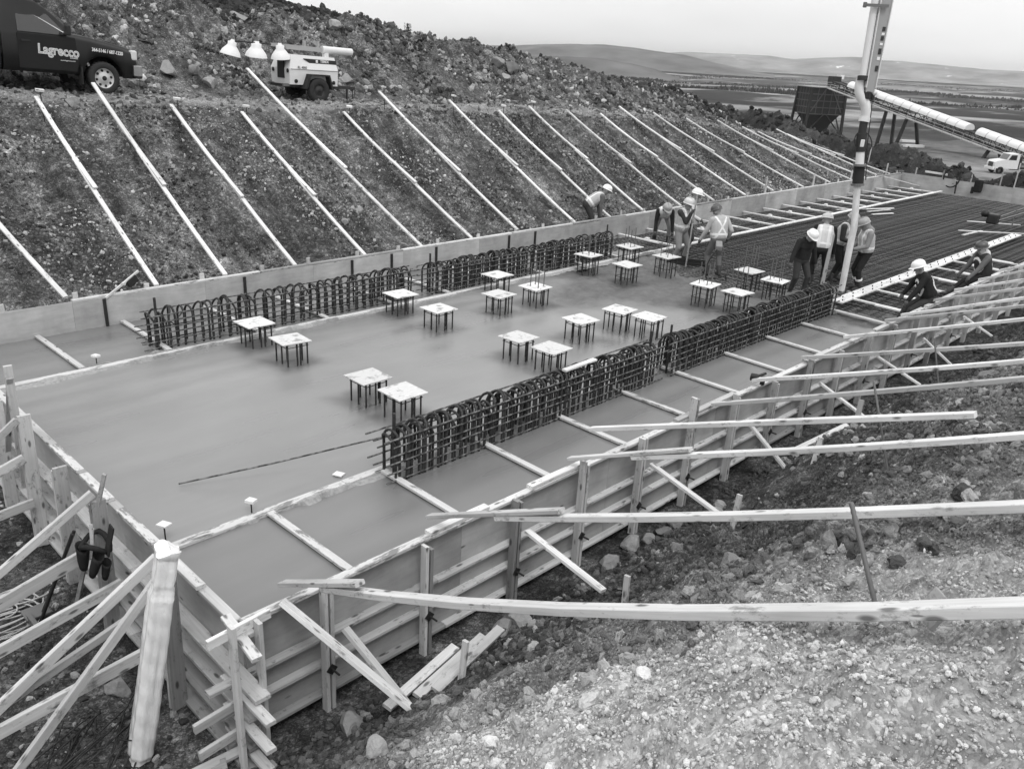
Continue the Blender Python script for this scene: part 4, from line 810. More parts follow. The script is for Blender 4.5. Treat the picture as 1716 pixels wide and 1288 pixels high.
b = MB(); b.cbox(bp(.42,.46,4.46), (.24,.24,.16), .02); b.cbox(bp(.56,.42,4.44), (.06,.06,.16), .015); b.build('end_joint', 'steel_dark', bo, world=True)
b = MB(); b.ball(bp(.58,.40,4.52), .065, 12, 8); b.build('end_lamp', 'boom_white', bo, world=True)
# tapering box arm: grey, with its lit side put in as white, running up out of view
def quad_beam(name, mat, pts0, pts1):
    b = MB(); b.add(pts0+pts1, [(0,1,2,3),(7,6,5,4),(0,4,5,1),(1,5,6,2),(2,6,7,3),(3,7,4,0)]); return b.build(name, mat, bo, world=True)
A0 = bp(.45,.46,4.52); A1 = bp(1.36,1.1,10.5); ax = (A1-A0).normalized()
def sec(P, w, d): return [P-rgt*w/2-fwd*d/2, P+rgt*w/2-fwd*d/2, P+rgt*w/2+fwd*d/2, P-rgt*w/2+fwd*d/2]
arm = quad_beam('boom_arm', 'boom_paint', sec(A0, .19, .22), sec(A1, .36, .42))
for s__ in (-1, 1): quad_beam('boom_arm_flange', 'boom_white', sec(A0+rgt*.105*s__+Vector((0,0,.1)), .016, .26), sec(A1+rgt*.19*s__, .02, .46))
pw0 = bp(.285,.44,4.76); pw1 = bp(1.06,1.0,10.5); b = MB(); b.tube([pw0, pw0.lerp(pw1,.5), pw1], [.075,.085,.085], 16); b.build('lit_side_pipe', 'boom_white', bo, world=True)  # white pipe stands in for the arm's lit left side
b = MB(); b.tube([pw0, pw0+ax*.10], .115, 16); b.tube([pw0.lerp(pw1,.42), pw0.lerp(pw1,.435)], .11, 16); b.build('pipe_clamp', 'steel_dark', bo, world=True)
q = pw0.lerp(pw1,.27); b = MB(); b.beam(q+rgt*.25+fwd*-.16, q-rgt*.24+fwd*-.13, .05, .06); b.cbox(q-rgt*.26+fwd*-.13, (.07,.07,.11), .015); b.build('bracket', 'steel_grey', bo, world=True)
for k, (f_, l, m) in enumerate(((.085,.12,'steel_dark'),(.12,.07,'white_paint'),(.145,.12,'steel_dark'),(.17,.05,'white_paint'),(.19,.09,'steel_dark'),(.205,.05,'white_paint'),(.222,.09,'steel_dark'))):
    P = A0.lerp(A1, f_); w_ = .19+.17*f_; R = Matrix((rgt, -fwd, ax)).transposed(); b = MB(); b.box(P+rgt*(w_*.22)-fwd*(.11+.10*f_+.008), (.065,.008,l), R); b.build('sticker', m, bo, world=True)
# spill where the hose pours
sp = MB(); 
for k in range(24): sp.ball((BX0.x+jit(.45), BX0.y+jit(.4), -.10+jit(.03)), random.uniform(.05,.12), 8, 5, (1.3,1.1,.6))
tag(sp.build('fresh_concrete', 'wet_concrete', world=True), 'lumps of fresh concrete below the pump hose', 'concrete', kind='stuff')
# ------------------------------------------------------------------ surge bin and conveyor across the valley
plain('bin_frame', .085, .7, .3, .2, .3, .5); plain('bin_steel', .026, .7, .3, .2, .3, .5); plain('cover_white', .74, .5, .4, 0, .05, .3); plain('rail_grey', .36, .6, .3, 0, .1, 1)
def yz(p): return float(ground_z(p.x, p.y))
base = Vector((190.83,86.01,0)); gzb = yz(base); vdir = Vector((.904,.427,0)); vr = Vector((vdir.y, -vdir.x, 0))
yaw = math.atan2(vr.y, vr.x)+rad(28)
sb = thing('surge_bin', (base.x, base.y, gzb), 'dark steel surge bin on braced legs with a railed platform, across the valley', 'bin', None, (0,0,yaw))
topz = .67-gzb; midz = -4.98-gzb; HW, HD = 4.1, 3.3
b = MB(); b.box((0,0,(topz+midz)/2), (2*HW, 2*HD, topz-midz)); hop = b.build('hopper', 'bin_steel', sb)
b = MB(); b.add([(x*HW*.92, y*HD*.92, midz) for x, y in ((-1,-1),(1,-1),(1,1),(-1,1))]+[(x*1.0, y*.9, midz-4.2) for x, y in ((-1,-1),(1,-1),(1,1),(-1,1))], [(0,1,5,4),(1,2,6,5),(2,3,7,6),(3,0,4,7),(4,5,6,7)]); b.build('cone', 'bin_steel', hop)
b = MB()
for s_ in (-1, 1):
    for k in range(5): z = midz+(topz-midz)*k/4; b.box((0, s_*HD*1.01, z), (2*HW+.3, .18, .2)); b.box((s_*HW*1.01, 0, z), (.18, 2*HD+.3, .2))
    for k in range(6): b.box((-HW+2*HW*k/5, s_*HD*1.005, (topz+midz)/2), (.14, .14, topz-midz)); b.box((s_*HW*1.005, -HD+2*HD*k/5, (topz+midz)/2), (.14, .14, topz-midz))
    b.beam((-HW*.9, s_*(HD+.1), midz+.5), (-.8, s_*(HD+.1), topz-.3), .2, .2); b.beam((HW*.9, s_*(HD+.1), midz+.5), (.8, s_*(HD+.1), topz-.3), .2, .2)
b.build('stiffener', 'bin_frame', hop)
for sx_ in (-1, 1):
    for sy_ in (-1, 1):
        b = MB(); b.beam((sx_*HW*1.12, sy_*HD*1.12, -1.5), (sx_*HW, sy_*HD, topz), .5, .5, (1,0,0)); b.build('leg', 'bin_steel', sb)
b = MB()
for s_ in (-1, 1):
    b.beam((-HW*1.08, s_*HD*1.08, 0), (-.3, s_*HD, midz), .22, .22); b.beam((HW*1.08, s_*HD*1.08, 0), (.3, s_*HD, midz), .22, .22); b.beam((s_*HW*1.08, -HD*1.08, 0), (s_*HW, -.3, midz), .22, .22); b.beam((s_*HW*1.08, HD*1.08, 0), (s_*HW, .3, midz), .22, .22)
b.build('leg_brace', 'bin_steel', sb)
b = MB(); b.box((0,0,topz+.12), (2*HW+.8, 2*HD+.8, .2)); pf = b.build('platform', 'rail_grey', sb)
b = MB()
for s_ in (-1, 1):
    for z in (.65, 1.2): b.tube([(-HW-.3, s_*(HD+.3), topz+z), (HW+.3, s_*(HD+.3), topz+z)], .045, 5); b.tube([(s_*(HW+.3), -HD-.3, topz+z), (s_*(HW+.3), HD+.3, topz+z)], .045, 5)
    for k in range(6): b.tube([(-HW-.3+(2*HW+.6)*k/5, s_*(HD+.3), topz), (-HW-.3+(2*HW+.6)*k/5, s_*(HD+.3), topz+1.2)], .045, 5)
b.build('railing', 'rail_grey', pf)
b = MB(); b.cbox((2.6,0,topz+1.3), (2.2,2.2,2.4), .1); b.build('head_house', 'bin_steel', sb); b = MB(); b.box((3.9,0,topz+2.4), (.8,1.9,.9)); b.build('head_cover', 'cover_white', sb)
# conveyor: from the head house down to the right
c0 = Vector((188.39,81.77,1.76)); c1 = Vector((162.03,27.84,-8.40))
cvx = (c1-c0); cvl = cvx.length; X = cvx.normalized(); Yc = Vector((0,0,1)).cross(X).normalized(); Zc = X.cross(Yc)
Mc = Matrix((X, Yc, Zc)).transposed().to_4x4(); Mc.translation = c0
cv = thing('conveyor', c0, 'long covered conveyor with white hooped covers rising to the dark bin', 'conveyor'); cv.matrix_basis = Mc
n_ = int(cvl/2.45)
b = MB(); pts = [(math.cos(a)*1.2, math.sin(a)*1.0) for a in np.linspace(-.15, PI+.15, 11)]
vs = [(x, y, z+.5) for x in (0, 2.25) for (y, z) in pts]; m = len(pts); b.add(vs, [(k, k+1, m+k+1, m+k) for k in range(m-1)], 0, True); b.add(vs[:m], [tuple(range(m))]); b.add(vs[m:], [tuple(range(m-1,-1,-1))])
cm = b.mesh('cover', 'cover_white')
for k in range(2, n_):
    if k != 16: addobj('cover', cm, cv, local=Matrix.Translation((k*2.45, 0, 0)))
tr = MB()
for s_ in (-1, 1):
    tr.beam((0, s_*1.1, .35), (cvl, s_*1.1, .35), .16, .2); tr.beam((0, s_*1.1, -1.15), (cvl, s_*1.1, -1.15), .18, .24)
    k = 0
    while k*2.4 < cvl-2.4: tr.beam((k*2.4, s_*1.1, -1.15), (k*2.4, s_*1.1, .35), .10, .10); tr.beam((k*2.4, s_*1.1, -1.15 if k % 2 else .35), ((k+1)*2.4, s_*1.1, .35 if k % 2 else -1.15), .10, .10); k += 1
tr.build('truss', 'bin_steel', cv)
b = MB(); b.box((cvl/2, 0, .3), (cvl, 1.5, .14)); b.build('belt', 'black_rubber', cv)
wk = MB(); ws = -1.75 if (Mc.to_3x3() @ Vector((0,-1,0))).dot(vdir) < 0 else 1.75
wk.box((cvl/2, ws, -1.1), (cvl, 1.0, .1)); wko = wk.build('walkway', 'rail_grey', cv)
b = MB(); e_ = ws*1.28
for z in (-.55, -.02): b.tube([(1, e_, z), (cvl, e_, z)], .045, 5)
for k in range(int(cvl/2.45)): b.tube([(1+k*2.45, e_, -1.3), (1+k*2.45, e_, 0)], .045, 5)
b.build('railing', 'rail_grey', wko)
for f_, wd_ in ((.30, 1.0), (.40, 1.6), (.75, 1.2)):
    P = c0+cvx*f_; g = yz(P); b = MB()
    for s_ in (-1, 1): b.beam((P.x+Yc.x*s_*1.1, P.y+Yc.y*s_*1.1, P.z-1.2), (P.x+Yc.x*s_*wd_*2+X.x*(-1.6 if wd_ > 1.5 else 0), P.y+Yc.y*s_*wd_*2, g-.5), .55, .55, (1,0,0))
    b.build('support_leg', 'bin_steel', cv, world=True)
# ------------------------------------------------------------------ white heavy truck in the yard
tp = Vector((143.75,31.59,0)); tg = yz(tp); tyaw = math.atan2(vr.y, vr.x)+PI+rad(20)
wt = thing('heavy_truck', (tp.x, tp.y, tg), 'white heavy truck with rounded bonnet parked below the conveyor', 'truck', None, (0,0,tyaw)); wt.scale = (1.08,1.08,1.08)
cab = [(3.0,.75),(3.0,1.55),(2.75,1.75),(1.45,1.95),(1.05,2.75),(-.25,2.80),(-.3,.75)]
b = MB(); b.prism(cab, -1.05, 1.05); cb = b.build('cab', 'worn_white', wt)
for s_ in (-1, 1):
    b = MB(); b.prism([(1.25,1.95),(.95,2.6),(.15,2.62),(.15,1.95)], s_*1.06, s_*1.075); b.build('side_window', 'black_rubber', cb)
b = MB(); b.add([(1.48,-.95,1.98),(1.48,.95,1.98),(1.1,.9,2.68),(1.1,-.9,2.68)], [(0,1,2,3)]); b.build('windscreen', 'steel_grey', cb)
b = MB(); b.box((3.03,0,1.2), (.06,1.1,.7)); b.build('grille', 'grille', cb); b = MB(); b.cbox((3.1,0,.70), (.3,2.2,.4), .08); b.build('bumper', 'worn_white', wt)
b = MB()
for s_ in (-1, 1): b.cbox((3.0, s_*.85, 1.15), (.12,.3,.25), .04)
b.build('headlight', 'lamp_glass', cb)
b = MB(); b.box((-2.6,0,.85), (6.8,.9,.3)); b.cbox((-.9,-.9,.75), (1.2,.5,.6), .1); b.build('chassis', 'steel_dark', wt)
b = MB(); b.cbox((-.6,0,1.6), (.35,1.9,1.7), .05); b.build('headboard', 'steel_dark', wt)
b = MB(); b.tube([(-3.6,0,1.75),(-6.0,0,2.2)], [.7,1.0], 16); b.build('tank', 'worn_white', wt)
for s_ in (-1, 1):
    for x in (2.1, -3.6, -4.9): wheel(wt, x, s_*.95, .5, .5, .3, s_, 'steel_grey', 6, .55)
    b = MB(); b.tube([(2.1+.72*math.cos(a), s_*1.0, .5+.72*math.sin(a)) for a in np.linspace(-.1, PI+.1, 10)], .07, 6); b.build('mudguard', 'worn_white', wt)
# pale stacked beams and sheets in the yard
for k, P in enumerate((Vector((196.0,66.5,0)), Vector((184.0,61.5,0)), Vector((172.0,56.5,0)))):
    b = MB(); b.box((0,0,0), (3.4+k*.3,.9,.45)); o = b.build('stacked_beam', 'worn_white', None); o.matrix_basis = Matrix.Translation((P.x, P.y, yz(P)+.35+.0*k)) @ Euler((0,0,yaw)).to_matrix().to_4x4()
    tag(o, ('pale beam lying farthest back in the yard near the conveyor legs','pale beam lying in the middle beside the conveyor legs','pale beam lying nearest in front of the conveyor legs')[k], 'beam', 'pale beams in the yard')
# ------------------------------------------------------------------ far hills
def hill_mat(nm, v, snow=0):
    t = NT(nm, .95, .1); n = t.noise(t.coord(), .006, 6, .6); n2 = t.noise(t.coord(), .02, 5, .6); c = t.math('MULTIPLY', t.ramp(n, (.35, .6), (.6, 1.35)), t.math('MULTIPLY', t.math('MULTIPLY_ADD', n2, .8, .6), v))
    if snow: s_ = t.ramp(t.noise(t.coord('Object', (1,1,2)), .011, 3, .5), (.70, 0), (.72, 1)); c = t.mix(s_, c, .8)
    t.base(c); return t.m
hill_mat('heath_hill', .10); hill_mat('far_hill', .20, 1)  # far hills made paler: part of the haze is put into their colour
def ridge(name, prof, dist, depth, mat, seed):
    """long hill: crest heights given by compass bearing from the site, at one distance"""
    az = np.linspace(prof[0][0], prof[-1][0], 160); hz_ = np.interp(-az, [-a for a, _ in prof], [b for _, b in prof]); X_ = np.zeros((160, 15)); Y_ = X_.copy(); Z_ = X_.copy()
    for i, (a, h0) in enumerate(zip(az, hz_)):
        for j in range(15):
            f_ = (j-7)/7.; r_ = dist+f_*depth; X_[i,j], Y_[i,j], Z_[i,j] = r_*math.cos(rad(a))-2.6, r_*math.sin(rad(a))-5.4, -24+(h0+24)*(math.cos(f_*PI)*.5+.5)
    Z_ += fbm(X_*.01, Y_*.01, seed, 5)*5*np.clip((Z_+24)/20, 0, 1)*np.abs(np.linspace(-1, 1, 15))[None,:]**.5+fbm(X_*.03, Y_*.03, seed+3, 3)*1.2*np.clip((Z_+24)/10, 0, 1)-1.
    m = grid_mesh(name, X_, Y_, Z_); m.polygons.foreach_set('use_smooth', np.ones(len(m.polygons), bool)); m.materials.append(MATS[mat]); o = addobj(name, m); tag(o, kind='structure'); return o
ridge('hills', [(93.8,-24),(80,-10),(65.0,-7.5),(50.7,5.2),(44.7,16.4),(42.0,27.5),(39.0,33.0),(37.1,29.4),(35.6,23.5),(33.7,16.8),(32.8,8.0),(30.7,-7.5),(28.2,-24)], 2600, 420, 'heath_hill', 201)
ridge('hills', [(43.1,-22.4),(39.3,2.5),(33.8,36.7),(28.8,40.3),(27.3,31.3),(25.2,46.6),(23.5,55.4),(22.2,46.0),(21.2,47.3),(19.6,41.7),(16.8,31.9),(14.8,33.0),(9.7,34.4),(0.5,31.9),(-6.7,16.3)], 4200, 700, 'far_hill', 211)
ridge('hills', [(50,-24),(46.2,-6.2),(43.1,-2.0),(41.2,0.6),(38.9,0.0),(37.0,-5.6),(35.5,-12.7),(34.0,-24)], 1500, 160, 'heath_hill', 221)
# dark spruce belts on the plain
def forest(name, label, n, seed):
    rg = np.random.default_rng(seed); pts = []
    for _ in range(n):
        b_ = rg.uniform(10, 37.6); k = rg.choice(3); r_ = np.interp(b_, [12.,14.4,28.4,37.6], [[1196,1175,1268,830],[2864,2671,2283,1310],[741,752,730,658]][k])*rg.uniform(.94, 1.04)
        pts.append((r_*math.cos(rad(b_))+rg.normal(0,14), r_*math.sin(rad(b_))+rg.normal(0,14)))
    pts = np.array(pts); z = ground_z(pts[:,0], pts[:,1]); b_v = []; b_f = []
    for (x, y), zz in zip(pts, z):
        h = rg.uniform(1.0, 2.8); r = h*rg.uniform(.4,.8); k = len(b_v); a0 = rg.uniform(0, 1)
        b_v += [(x+r*math.cos(a0+i*1.2566), y+r*math.sin(a0+i*1.2566), zz-.3+h*.08) for i in range(5)]+[(x, y, zz+h)]; b_f += [(k+i, k+(i+1) % 5, k+5) for i in range(5)]
    b = MB(); b.add(b_v, b_f); o = b.build(name, 'spruce'); tag(o, label, 'forest', kind='stuff')
plain('spruce', .022, .9, .1, 0, .3, .2)
forest('spruce_forest', 'dark belts of low spruce on the far plain', 6500, 5)
# ------------------------------------------------------------------ people
def capsule(b, p0, p1, r0, r1, n=12):
    p0 = Vector(p0); p1 = Vector(p1); d = p1-p0; ln = d.length
    ax_ = d/ln if ln > 1e-5 else Vector((0,0,1)); u = ax_.orthogonal().normalized(); w = ax_.cross(u); vs = []; rings = []
    for k in range(5): a = -PI/2+PI/2*k/4; rings.append((p0+ax_*(r0*math.sin(a)), max(r0*math.cos(a), 1e-4)))
    for k in range(5): a = PI/2*k/4; rings.append((p1+ax_*(r1*math.sin(a)), max(r1*math.cos(a), 1e-4)))
    for c, r in rings:
        for k in range(n): a = 2*PI*k/n; vs.append(c+(u*math.cos(a)+w*math.sin(a))*r)
    b.add(vs, [(i*n+k, i*n+(k+1) % n, (i+1)*n+(k+1) % n, (i+1)*n+k) for i in range(len(rings)-1) for k in range(n)])
def remesh(caps, vox, smooth=2):
    b = MB()
    for (p0, p1, r0, r1, tg) in caps: capsule(b, p0, p1, r0, r1)
    me = bpy.data.meshes.new('tmp'); me.from_pydata(b.v, [], b.f); me.update(); o = bpy.data.objects.new('tmp', me); COL.objects.link(o)
    md = o.modifiers.new('r', 'REMESH'); md.mode = 'VOXEL'; md.voxel_size = vox; md.use_smooth_shade = True
    m2 = o.modifiers.new('s', 'SMOOTH'); m2.factor = .5; m2.iterations = smooth
    dg = bpy.context.evaluated_depsgraph_get(); r = bpy.data.meshes.new_from_object(o.evaluated_get(dg)); bpy.data.objects.remove(o); bpy.data.meshes.remove(me)
    for p in r.polygons: p.use_smooth = True
    r.materials.clear(); return r
def classify(me, caps, mats):
    n = len(me.polygons); c = np.empty(n*3); me.polygons.foreach_get('center', c); c = c.reshape(-1, 3); best = np.full(n, 1e9); lab = np.zeros(n, int); names = sorted(set(mats[k[4]] for k in caps))
    for (p0, p1, r0, r1, tg) in caps:
        p0 = np.array(p0); p1 = np.array(p1); d = p1-p0; l2 = max(d @ d, 1e-9); t_ = np.clip(((c-p0) @ d)/l2, 0, 1); dist = np.linalg.norm(c-(p0+t_[:,None]*d), axis=1)-(r0+(r1-r0)*t_)
        k = dist < best; best[k] = dist[k]; lab[k] = names.index(mats[tg])
    for nm in names: me.materials.append(MATS[nm])
    me.polygons.foreach_set('material_index', lab.astype(np.int32)); me.update()
def ik(a, c, l1, l2, pole):
    a = Vector(a); c = Vector(c); d = c-a; D = min(d.length, (l1+l2)*.995); dn = d.normalized(); c = a+dn*D
    x = (D*D+l1*l1-l2*l2)/(2*D); h = math.sqrt(max(l1*l1-x*x, 0)); p = Vector(pole); p = (p-dn*p.dot(dn)).normalized(); return a+dn*x+p*h, c
def person(label, loc, head_deg, hip=(0,0,.93), lean=0.05, side_=0.0, twist=0.0, look=(.15,0), hl=(.25,.28,.85), hr=(.25,-.28,.85), fl=(.03,.12,0), fr=(-.03,-.12,0), H=1.75, hat='hat_white', jacket='dark_cloth', trouser='black_cloth',
           vest=None, stripes='back_x', hood=None, elbow=(-1,.5,-.6), knee=(1,0,.1), bands=False, brim=1, sleeve=None):
    k = H/1.75; o = thing('person', loc, label, 'person', 'workers on the pour', (0,0,rad(head_deg)))
    hip = Vector(hip); up = (Euler((side_, lean, twist)).to_matrix() @ Vector((0,0,1))).normalized(); Rt = Euler((side_, lean, twist)).to_matrix()
    T = lambda x, y, z: hip+Rt @ Vector((x, y, z))
    che = T(.01,0,.34); nek = T(.015,0,.54); sL = T(0,.195,.47); sR = T(0,-.195,.47)
    hd = Euler((side_*.6, lean*.75+look[0], twist+look[1])).to_matrix(); hc = nek+hd @ Vector((.03,0,.125))
    caps = []; C_ = lambda *a: caps.append(a)
    C_(T(0,.06,.0), T(0,-.06,.0), .145, .145, 'trouser'); C_(T(0,.05,.06), T(0,-.05,.06), .15, .15, 'jacket'); C_(T(0,.065,.20), T(0,-.065,.20), .135, .135, 'jacket'); C_(T(.01,.075,.34), T(.01,-.075,.34), .135, .135, 'jacket'); C_(T(0,.11,.45), T(0,-.11,.45), .10, .10, 'jacket')
    C_(T(0,.05,.06), T(0,.07,.36), .145, .13, 'jacket'); C_(T(0,-.05,.06), T(0,-.07,.36), .145, .13, 'jacket')
    C_(T(0,0,.50), hc-hd @ Vector((.02,0,.05)), .062, .058, 'neck'); C_(T(-.02,.06,.52), T(-.02,-.06,.52), .06, .06, 'jacket')
    C_(hc+hd @ Vector((0,0,.03)), hc+hd @ Vector((.005,0,.03)), .098, .098, 'head'); C_(hc+hd @ Vector((.03,0,-.05)), hc+hd @ Vector((.045,0,-.075)), .068, .048, 'head'); C_(hc+hd @ Vector((.095,0,.0)), hc+hd @ Vector((.118,0,-.02)), .014, .017, 'head')
    for s_ in (-1, 1): C_(hc+hd @ Vector((0,s_*.095,.02)), hc+hd @ Vector((-.01,s_*.10,-.02)), .02, .016, 'head'); C_(hc+hd @ Vector((.086,s_*.035,.03)), hc+hd @ Vector((.088,s_*.04,.03)), .016, .016, 'head')
    if hood: C_(hc+hd @ Vector((-.02,0,.03)), hc+hd @ Vector((-.03,0,-.06)), .118, .105, 'hood'); C_(hc+hd @ Vector((-.04,0,-.08)), T(-.04,0,.50), .10, .13, 'hood')
    for (s_, S_, hand) in ((1, sL, hl), (-1, sR, hr)):
        pole = Vector((elbow[0], elbow[1]*s_, elbow[2])); e, hh = ik(S_, Vector(hand), .30, .27, pole); C_(S_, e, .078, .062, 'sleeve'); C_(e, hh, .060, .045, 'sleeve')
        fd = (hh-e).normalized(); sd_ = fd.cross(Vector((0,0,1))); sd_ = sd_.normalized() if sd_.length > .1 else Vector((0,1,0)); dn = fd.cross(sd_).normalized()
        if dn.z > 0: dn = -dn
        C_(hh, hh+fd*.065, .036, .042, 'glove')
        for q, off in enumerate((-.033,-.011,.011,.031)):
            kn = hh+fd*.085+sd_*off; m = kn+fd*(.038-.004*abs(q-1))+dn*.012; C_(kn, m, .0125, .0115, 'glove'); C_(m, m+fd*.014+dn*.030, .0115, .010, 'glove')
        th = hh+fd*.03-sd_*.04; C_(th, th+fd*.03-sd_*.022+dn*.01, .014, .012, 'glove'); C_(th+fd*.03-sd_*.022+dn*.01, th+fd*.06-sd_*.015+dn*.03, .012, .010, 'glove')
    for (s_, foot) in ((1, fl), (-1, fr)):
        hj = hip+Vector((0, s_*.095, -.03)); f = Vector(foot)+Vector((0,0,.09)); kn, an = ik(hj, f, .43, .43, Vector(knee)+Vector((0, s_*.25, 0)))
        C_(hj, kn, .105, .075, 'trouser'); C_(kn, an+(kn-an)*.28, .072, .062, 'trouser'); C_(an+(kn-an)*.34, an, .064, .058, 'boot'); C_(an+Vector((-.03,0,-.045)), an+Vector((.13,s_*.02,-.055)), .048, .044, 'boot'); C_(an+Vector((.10,0,-.05)), an+Vector((.17,s_*.025,-.06)), .045, .035, 'boot')
        if bands:
            bm_ = MB(); q = an+(kn-an)*.42; bm_.tube([q, q+(kn-an).normalized()*.05], .082, 14); bb = bm_.build('reflective_band', 'reflective', o)
    caps = [(tuple(a), tuple(b_), r0, r1, tg) for (a, b_, r0, r1, tg) in caps]
    me = remesh(caps, .0125, 3); classify(me, caps, {'trouser': trouser, 'jacket': jacket, 'sleeve': sleeve or jacket, 'neck': 'skin', 'head': 'skin', 'hood': hood or jacket, 'glove': 'glove', 'boot': 'boot'})
    me.name = 'body'; me.transform(Matrix.Scale(k, 4)); addobj('body', me, o)
    if vest:
        vc = [(tuple(T(0,.055,.10)), tuple(T(0,.07,.36)), .172, .160, 'v'), (tuple(T(0,-.055,.10)), tuple(T(0,-.07,.36)), .172, .160, 'v'), (tuple(T(.01,.075,.34)), tuple(T(.01,-.075,.34)), .160, .160, 'v'), (tuple(T(0,.10,.455)), tuple(T(0,-.10,.455)), .115, .115, 'v'), (tuple(T(0,.05,.10)), tuple(T(0,-.05,.10)), .172, .172, 'v')]
        vm = remesh(vc, .016, 2); n = len(vm.polygons); c = np.empty(n*3); vm.polygons.foreach_get('center', c); c = c.reshape(-1, 3); Ri = np.array(Rt.inverted()); l = (c-np.array(hip)) @ Ri.T
        x, y, z = l[:,0], l[:,1], l[:,2]; band = ((np.abs(z-.12) < .028)).astype(bool)
        if stripes == 'back_x': band |= (x < 0) & (np.abs(np.abs(y)-np.abs((z-.30)*.62)) < .026); band |= (x >= 0) & (np.abs(np.abs(y)-.105) < .026)
        elif stripes == 'ring': band = np.abs(np.hypot(y, z-.27)-.165) < .024
        else: band |= np.abs(np.abs(y)-.105) < .026
        vm.materials.append(MATS[vest]); vm.materials.append(MATS['reflective']); vm.polygons.foreach_set('material_index', band.astype(np.int32)); vm.name = 'safety_vest'
        vm.transform(Matrix.Scale(k, 4)); addobj('safety_vest', vm, o)
    # hard hat
    b = MB(); Rm = hd @ Euler((0, rad(-4), 0)).to_matrix(); c0_ = hc+hd @ Vector((.0,0,.055))
    prof = [(.150,.0),(.138,.006),(.136,.03),(.128,.07),(.105,.105),(.06,.128),(.001,.135)]
    vs = []; n = 20
    for (r, z) in prof:
        for q in range(n):
            a = 2*PI*q/n; fr_ = (1+.28*max(math.cos(a), 0)**3*brim) if z < .005 else 1.0; vs.append(c0_+Rm @ Vector((r*1.08*math.cos(a)*fr_, r*math.sin(a), z-(.012 if fr_ > 1.1 else 0))))
    b.add(vs, [(i*n+q, i*n+(q+1) % n, (i+1)*n+(q+1) % n, (i+1)*n+q) for i in range(len(prof)-1) for q in range(n)], 0, True); b.add(vs[:n], [tuple(range(n-1,-1,-1))])
    R2 = [c0_+Rm @ Vector((.135*1.08*math.cos(a), 0, .02+.125*math.sin(a))) for a in np.linspace(.1, PI-.1, 12)]; b.tube(R2, .010, 5)
    hm = b.mesh('hard_hat', hat); hm.transform(Matrix.Scale(k, 4)); addobj('hard_hat', hm, o); return o
ZR = -.105
person('worker in white hard hat leaning over the far wall from outside', (16.75,10.32,.08), -38, hip=(0,0,.80), lean=.95, look=(-.25,0), hl=(.42,.18,.48), hr=(.40,-.16,.48), hat='hat_white', jacket='grey_cloth', trouser='dark_cloth', vest='vest_cloth', stripes='front', fl=(-.05,.14,-.05), fr=(-.12,-.12,-.05))
person('worker bending down with both hands at the rebar by the far wall', (18.30,8.66,ZR), -140, hip=(-.05,0,.84), lean=1.28, look=(-.35,.2), hl=(.46,.30,.12), hr=(.52,-.26,.12), hat='hat_mid', jacket='black_cloth', trouser='mid_cloth', vest='pale_cloth', stripes='front', fl=(.15,.2,0), fr=(.05,-.2,0))
person('worker in pale hard hat holding an upright pole beside the cages', (16.42,6.78,ZR-.05), -95, lean=.12, look=(.15,-.1), hl=(.30,.10,1.05), hr=(.30,-.06,1.40), hat='hat_pale', jacket='pale_cloth', trouser='mid_cloth', vest='vest_cloth', stripes='front', sleeve='dark_cloth', fl=(.05,.14,0), fr=(-.05,-.14,0), H=1.8)
person('worker in white hat and pale coat standing behind the pole holder', (17.45,7.25,ZR), -50, lean=.1, look=(.2,.1), hl=(.22,.25,.95), hr=(.25,-.24,1.0), hat='hat_white', jacket='pale_cloth', trouser='dark_cloth', H=1.83)
person('worker in dark hat with crossed reflective braces on the back', (16.05,5.42,ZR), 62, lean=.14, look=(.35,.5), hl=(.25,.34,.88), hr=(.12,-.34,.92), hat='hat_dark', jacket='vest_cloth', trouser='grey_cloth', vest='vest_cloth', stripes='back_x', hood=None, fl=(.05,.14,0), fr=(-.02,-.14,0), H=1.78)
person('worker in white hard hat and dark coat looking down near the starters', (16.20,3.22,ZR-.02), -118, lean=.16, look=(.55,.1), hl=(.14,.34,.80), hr=(.20,-.46,.86), hat='hat_white', jacket='black_cloth', trouser='dark_cloth', vest=None, fl=(.1,.13,0), fr=(-.08,-.12,0), H=1.66)
person('worker in pale vest and dark sleeves seen from behind with a board', (17.35,3.28,ZR), 25, lean=.22, look=(.2,0), hl=(.25,.30,.86), hr=(.16,-.30,.66), hat='hat_pale', jacket='pale_cloth', sleeve='black_cloth', trouser='black_cloth', vest='pale_cloth', stripes='front', fl=(.12,.13,0), fr=(-.1,-.13,0), H=1.80)
person('worker in dark clothes partly behind the pump hose', (18.35,3.30,ZR), -80, lean=.2, look=(.3,-.2), hl=(.36,.1,1.02), hr=(.34,-.10,1.02), hat='hat_mid', jacket='dark_cloth', trouser='black_cloth', vest='vest_cloth', stripes='front', H=1.80)
person('worker in hooded grey jacket with reflective ankle bands right of the hose', (18.00,2.46,ZR), 138, lean=.12, look=(.4,.0), hl=(.36,.16,1.02), hr=(.38,-.10,1.0), hat='hat_mid', jacket='mid_cloth', trouser='black_cloth', vest='vest_cloth', stripes='none', hood='mid_cloth', bands=True, H=1.80)
person('worker in white hard hat and dark jacket sitting on the near wall', (15.62,.06,0), 128, hip=(0,0,.67), lean=.42, side_=.10, look=(.1,.1), hl=(.55,.22,.50), hr=(.40,-.36,.62), hat='hat_white', jacket='black_cloth', trouser='dark_cloth', vest='black_cloth', stripes='ring', fl=(.48,.12,-.10), fr=(.50,-.12,-.10), elbow=(-.3,1,-.2), H=1.72)
